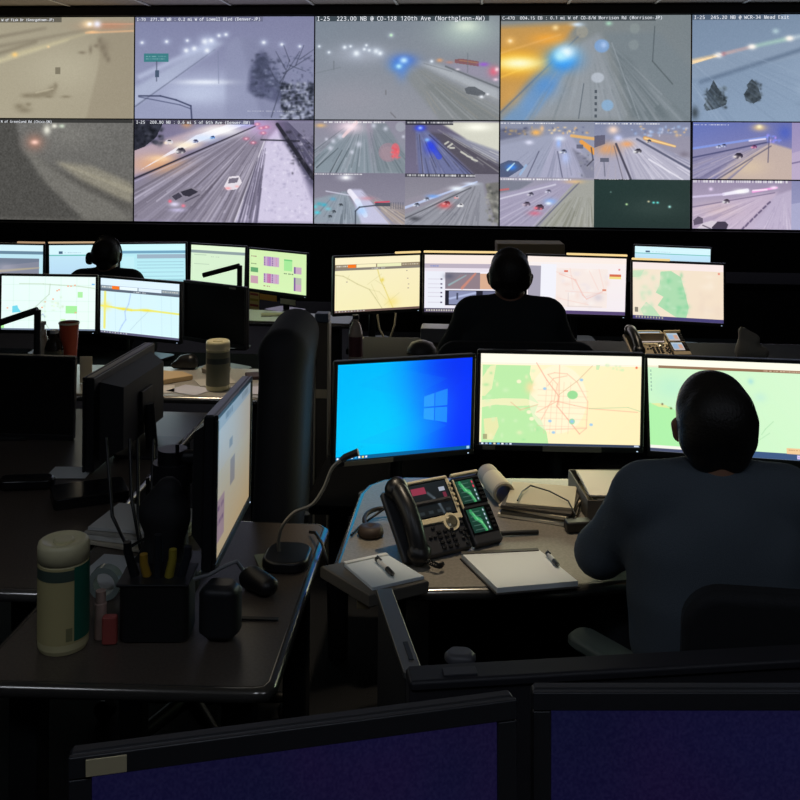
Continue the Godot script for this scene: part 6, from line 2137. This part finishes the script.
# ---------------------------------------------------------------- second row on the left
func left_consoles() -> void:
	var pale := grained("a9a6a0", "b5b2ac", 0.35, 0.06, 5.0, 71)
	desk("pale desk with loose papers under the two bright map monitors", PackedVector2Array([Vector2(-2.6, -3.82), Vector2(-0.78, -3.85), Vector2(-0.78, -4.33), Vector2(-2.6, -4.33)]), 0.74, pale, [[-2.5, -3.95], [-0.88, -3.95], [-2.5, -4.25], [-0.88, -4.25]], {"shelf": [-1.75, -4.8, 1.7, 0.4, 0.66]})
	monitor("monitor", "monitor with white street map and small green parks", Vector3(-2.4, 1.07, -4.82), Vector3(-1.91, 1.066, -4.86), 0.297, county_map(), 1.05, 1.0, 0.66, {"group": "left second row monitors"})
	monitor("monitor", "monitor with pale blue map crossed by yellow road", Vector3(-1.903, 1.064, -4.86), Vector3(-1.433, 1.062, -4.7), 0.3, yellow_map(true), 1.05, 1.0, 0.66, {"group": "left second row monitors"})
	monitor("monitor", "black switched-off monitor beside the pale blue map", Vector3(-1.416, 1.075, -4.68), Vector3(-1.062, 1.075, -4.48), 0.285, null, 0, 0, 0.66, {"labels": [[0.12, 0.132, 0.04, 0.01, "8c8c8a"]]})
	for q in [[Vector3(-1.34, 1.09, -4.74), Vector3(-1.16, 1.14, -4.74), 1.07, "pale green form", Vector3(-1.16, 0, -4.74)], [Vector3(-1.735, 1.08, -3.48), Vector3(-1.59, 1.13, -3.48), 1.02, "street map", Vector3(-1.59, 0, -3.48)]]:
		var t := thing("arm_bracket", "slanted black bracket arm in front of the " + q[3], "bracket", q[4])
		var o: Vector3 = q[4]
		part(t, "slanted_bar", MB.new().tube([q[0] - o, q[1] - o], 0.012), mat("17181b", 0.5))
		part(t, "post", MB.new().tube([q[1] - o, Vector3(0, 0.745, 0)], 0.013), mat("17181b", 0.5))
		part(t, "foot", MB.new().prism(rrect(0.1, 0.1, 0.02), 0.741, 0.75, 0.002), mat("17181b", 0.5))
	wipes_canister("small grey wipes canister with cream lid on pale desk", Vector3(-1.056, 0.741, -3.96), 0.3, 0.047, 0.198, 1)
	one("manila_pad", "tan manila pad lying on the pale desk", "folder", MB.new().prism(PackedVector2Array([Vector2(-1.5, -4.0), Vector2(-1.34, -3.96), Vector2(-1.2, -4.1), Vector2(-1.26, -4.16), Vector2(-1.5, -4.18)]), 0.741, 0.762, 0.003), mat("d8b888", 0.7))
	for q in [[-1.3, -3.92, 0.3, "e4e0dc", "white paper sheet lying in front of the tan manila pad"], [-1.16, -3.93, -0.4, "d8d8e6", "bluish white paper sheet left of the small grey canister"], [-0.93, -3.95, 0.1, "dcdcf0", "lavender white paper sheet between small canister and tall chair"], [-1.1, -4.08, 0.5, "ccc8c0", "grey paper sheet lying behind the small grey canister"]]:
		one("loose_sheet", q[4], "paper", MB.new().box(Vector3.ZERO, Vector3(0.15, 0.0015, 0.12), 0.0), mat(q[3], 0.8), Vector3(q[0], 0.742, q[1]), q[2], "loose sheets on the pale desk")
	var cm := MB.new()
	nets(cm, [[Vector3(0, 0.03, 0), Vector3(0.03, 0.03, 0), 0.03, 0.035], [Vector3(-0.04, 0.015, 0.01), Vector3(0.04, 0.015, 0.0), 0.015, 0.015]], 0.01, 0.02)
	one("stapler", "black stapler on the pale desk behind the manila pad", "stapler", cm, mat("121316", 0.4), Vector3(-1.3, 0.742, -4.3))
	one("crumpled_paper", "crumpled tan paper beside the small grey canister", "paper", MB.new().lathe([[0.0, 0.0], [0.06, 0.0], [0.065, 0.02], [0.04, 0.04], [0.0, 0.045]], Vector3.ZERO, 7), mat("9a9488", 0.8), Vector3(-1.14, 0.742, -4.25))
	one("red_notebook", "dark red notebook lying at the right end of pale desk", "notebook", MB.new().prism(rrect(0.12, 0.09, 0.006), 0.0, 0.014, 0.002), mat("3a2428", 0.6), Vector3(-0.93, 0.741, -4.18), 0.4)
	# bottles and the tall cup
	var pump := thing("pump_bottle", "cream pump bottle on the pale desk", "bottle", Vector3(-1.85, 0.741, -4.1))
	part(pump, "bottle", MB.new().lathe([[0.0, 0.0], [0.04, 0.0], [0.042, 0.01], [0.04, 0.1], [0.02, 0.165], [0.014, 0.175], [0.0, 0.175]], Vector3.ZERO, 20, true), mat("b8a890", 0.4))
	part(pump, "pump", MB.new().lathe([[0.0, 0.174], [0.016, 0.174], [0.016, 0.195], [0.008, 0.197], [0.008, 0.215], [0.014, 0.217], [0.014, 0.23], [0.0, 0.23]], Vector3.ZERO, 16), mat("c8beb0", 0.4))
	var cola := thing("drink_bottle", "dark plastic drink bottle with light cap on pale desk", "bottle", Vector3(-1.765, 0.741, -4.02))
	part(cola, "bottle", MB.new().lathe([[0.0, 0.0], [0.034, 0.0], [0.038, 0.01], [0.038, 0.135], [0.03, 0.165], [0.016, 0.185], [0.015, 0.2], [0.0, 0.2]], Vector3.ZERO, 20), mat("2a241e", 0.15))
	part(cola, "cap", MB.new().lathe([[0.0, 0.198], [0.017, 0.198], [0.017, 0.212], [0.0, 0.212]], Vector3.ZERO, 16), mat("d8d8d8", 0.4))
	part(cola, "label_band", MB.new().lathe([[0.0385, 0.05], [0.0385, 0.13]], Vector3.ZERO, 20), mat("4a4a3c", 0.5))
	var cup := thing("tall_cup", "tall red paper cup with cream rim on pale desk", "cup", Vector3(-1.735, 0.741, -4.1))
	part(cup, "cup", MB.new().lathe([[0.0, 0.0], [0.028, 0.0], [0.041, 0.225], [0.037, 0.225], [0.026, 0.01]], Vector3.ZERO, 24), mat("b84a30", 0.5))
	part(cup, "rim", MB.new().lathe([[0.041, 0.222], [0.044, 0.226], [0.042, 0.232], [0.037, 0.23]], Vector3.ZERO, 24), mat("dcd6c0", 0.5))
	one("white_card", "upright cream card between the cup and rear monitor", "card", MB.new().box(Vector3(0, 0.055, 0), Vector3(0.05, 0.11, 0.004), 0.0005), mat("d8ccae", 0.7), Vector3(-1.62, 0.741, -4.0), 0.1)

# ---------------------------------------------------------------- last rows before the video wall
func far_consoles() -> void:
	var pale := grained("a9a6a0", "b5b2ac", 0.35, 0.06, 5.0, 71)
	desk("pale far desk in front of the status board monitor", PackedVector2Array([Vector2(-3.5, -5.6), Vector2(-0.72, -5.45), Vector2(-0.72, -5.68), Vector2(-1.5, -5.88), Vector2(-3.5, -5.98)]), 0.74, pale, [[-3.4, -5.7], [-0.82, -5.6], [-3.4, -5.9], [-0.82, -5.64]], {"shelf": [-2.15, -6.2, 2.6, 0.44, 0.7]})
	monitor("monitor", "far monitor with camera viewer page at the end of row", Vector3(-3.18, 1.088, -6.06), Vector3(-2.738, 1.084, -6.09), 0.3, report_page(0), 1.0, 0.6, 0.7, {"strip": [0.1, 0.49, "e0b890", 0.6], "group": "far row monitors"})
	monitor("monitor", "far monitor with plain pale blue sheet left of person's head", Vector3(-2.722, 1.084, -6.098), Vector3(-2.28, 1.09, -6.134), 0.3, report_page(1), 1.0, 0.8, 0.7, {"strip": [-0.49, 0.3, "e8c49c", 0.7], "group": "far row monitors"})
	monitor("monitor", "far monitor with light blue list right of person's head", Vector3(-2.276, 1.093, -6.134), Vector3(-1.846, 1.099, -6.17), 0.3, report_page(2), 1.0, 0.8, 0.7, {"group": "far row monitors"})
	monitor("monitor", "far monitor with pale green form behind slanted bracket", Vector3(-1.832, 1.095, -6.171), Vector3(-1.45, 1.087, -6.1), 0.27, report_page(3), 1.0, 0.8, 0.7, {"group": "far row monitors"})
	var fm := monitor("monitor", "far monitor with lime status board of purple tables", Vector3(-1.438, 1.08, -6.1), Vector3(-1.02, 1.078, -5.85), 0.27, report_page(4), 1.0, 0.8, 0.7, {"group": "far row monitors"})
	for q in [[-0.185, 0.055, 0.08, 0.105, "f0cc78", "tall yellow and red note"], [-0.07, 0.085, 0.14, 0.035, "f0a43c", "orange note"], [0.09, 0.075, 0.12, 0.032, "d0c4a8", "beige label"]]:
		var n := part(fm, "sticky_note", MB.new().box(Vector3(q[0], q[1], 0.006), Vector3(q[2], q[3], 0.003), 0.0005), mat(q[4], 0.8), q[5])
		if q[0] < -0.1:
			for i in 3:
				part(n, "note_stripe", MB.new().box(Vector3(q[0], 0.095 - i * 0.034, 0.0085), Vector3(0.07, 0.014, 0.001), 0.0), mat(["b8503c", "c8a030", "b04030"][i], 0.8))
	person("seated person wearing a headset in front of pale blue monitors", Vector3(-2.083, 0.0, -5.42), 0.1, 0.963, grained("1a1e24", "242a30", 0.95, 0.12, 10.0, 81, 0.5), "short", true)
	office_chair("dark chair of the person wearing the headset", Vector3(-2.083, 0, -5.36), 0.1, {"top": 0.9, "low": 0.52})
	one("far_paper", "cream sheet lying on the far desk below sticky notes", "paper", MB.new().box(Vector3.ZERO, Vector3(0.2, 0.003, 0.1), 0.0), mat("d8c8a0", 0.8), Vector3(-1.16, 0.742, -5.68), 0.2)
	var u := thing("far_console", "long dark console behind the second row monitors", "console", Vector3(1.0, 0, -6.6))
	part(u, "cabinet", MB.new().box(Vector3(0, 0.425, 0), Vector3(3.6, 0.85, 0.5), 0.005), mat("101114", 0.6))
	part(u, "top_ledge", MB.new().box(Vector3(0, 0.865, 0.02), Vector3(3.66, 0.03, 0.56), 0.004), mat("121316", 1.0, 0.0, 0.1))
	one("cardboard_box", "flat beige cardboard box on the long dark console", "box", MB.new().box(Vector3(0, 0.105, 0), Vector3(0.43, 0.21, 0.24), 0.004), mat("c4b290", 0.8), Vector3(0.31, 0.881, -6.55), 0.05)
	monitor("monitor", "small monitor with pale blue page behind the peach map", Vector3(0.96, 1.098, -6.45), Vector3(1.44, 1.09, -6.4), 0.21, report_page(1), 1.0, 0.5, 0.881, {"stand": false, "group": "far row monitors"})

# ---------------------------------------------------------------- the dim monitors right in front of the camera
func own_monitors() -> void:
	var dark := grained("4d453e", "584f47", 0.34, 0.08, 5.0, 51)
	desk("dark desk below the two dim purple monitors", PackedVector2Array([Vector2(-0.62, -1.05), Vector2(-0.2, -1.3), Vector2(0.9, -1.42), Vector2(0.9, -0.55), Vector2(-0.62, -0.55)]), 0.72, dark, [[-0.5, -0.65], [0.8, -0.65], [-0.1, -1.2], [0.8, -1.3]])
	monitor("near_monitor", "dim dark purple monitor with small cream sticker on its corner", Vector3(-0.431, 1.096, -1.028), Vector3(0.045, 1.101, -1.175), 0.34, dark_page(131), 0.5, 0.2, 0.72, {"chin": 0.025, "rim": 0.024, "shell": "2b2c30", "labels": [[-0.21, 0.158, 0.042, 0.018, "c8bc98"]], "group": "dim monitors nearest"})
	monitor("near_monitor", "dim dark purple monitor standing in front of fabric partition", Vector3(0.064, 1.102, -1.189), Vector3(0.596, 1.105, -1.233), 0.34, dark_page(132), 0.5, 0.2, 0.72, {"chin": 0.025, "rim": 0.022, "shell": "2b2c30", "group": "dim monitors nearest"})
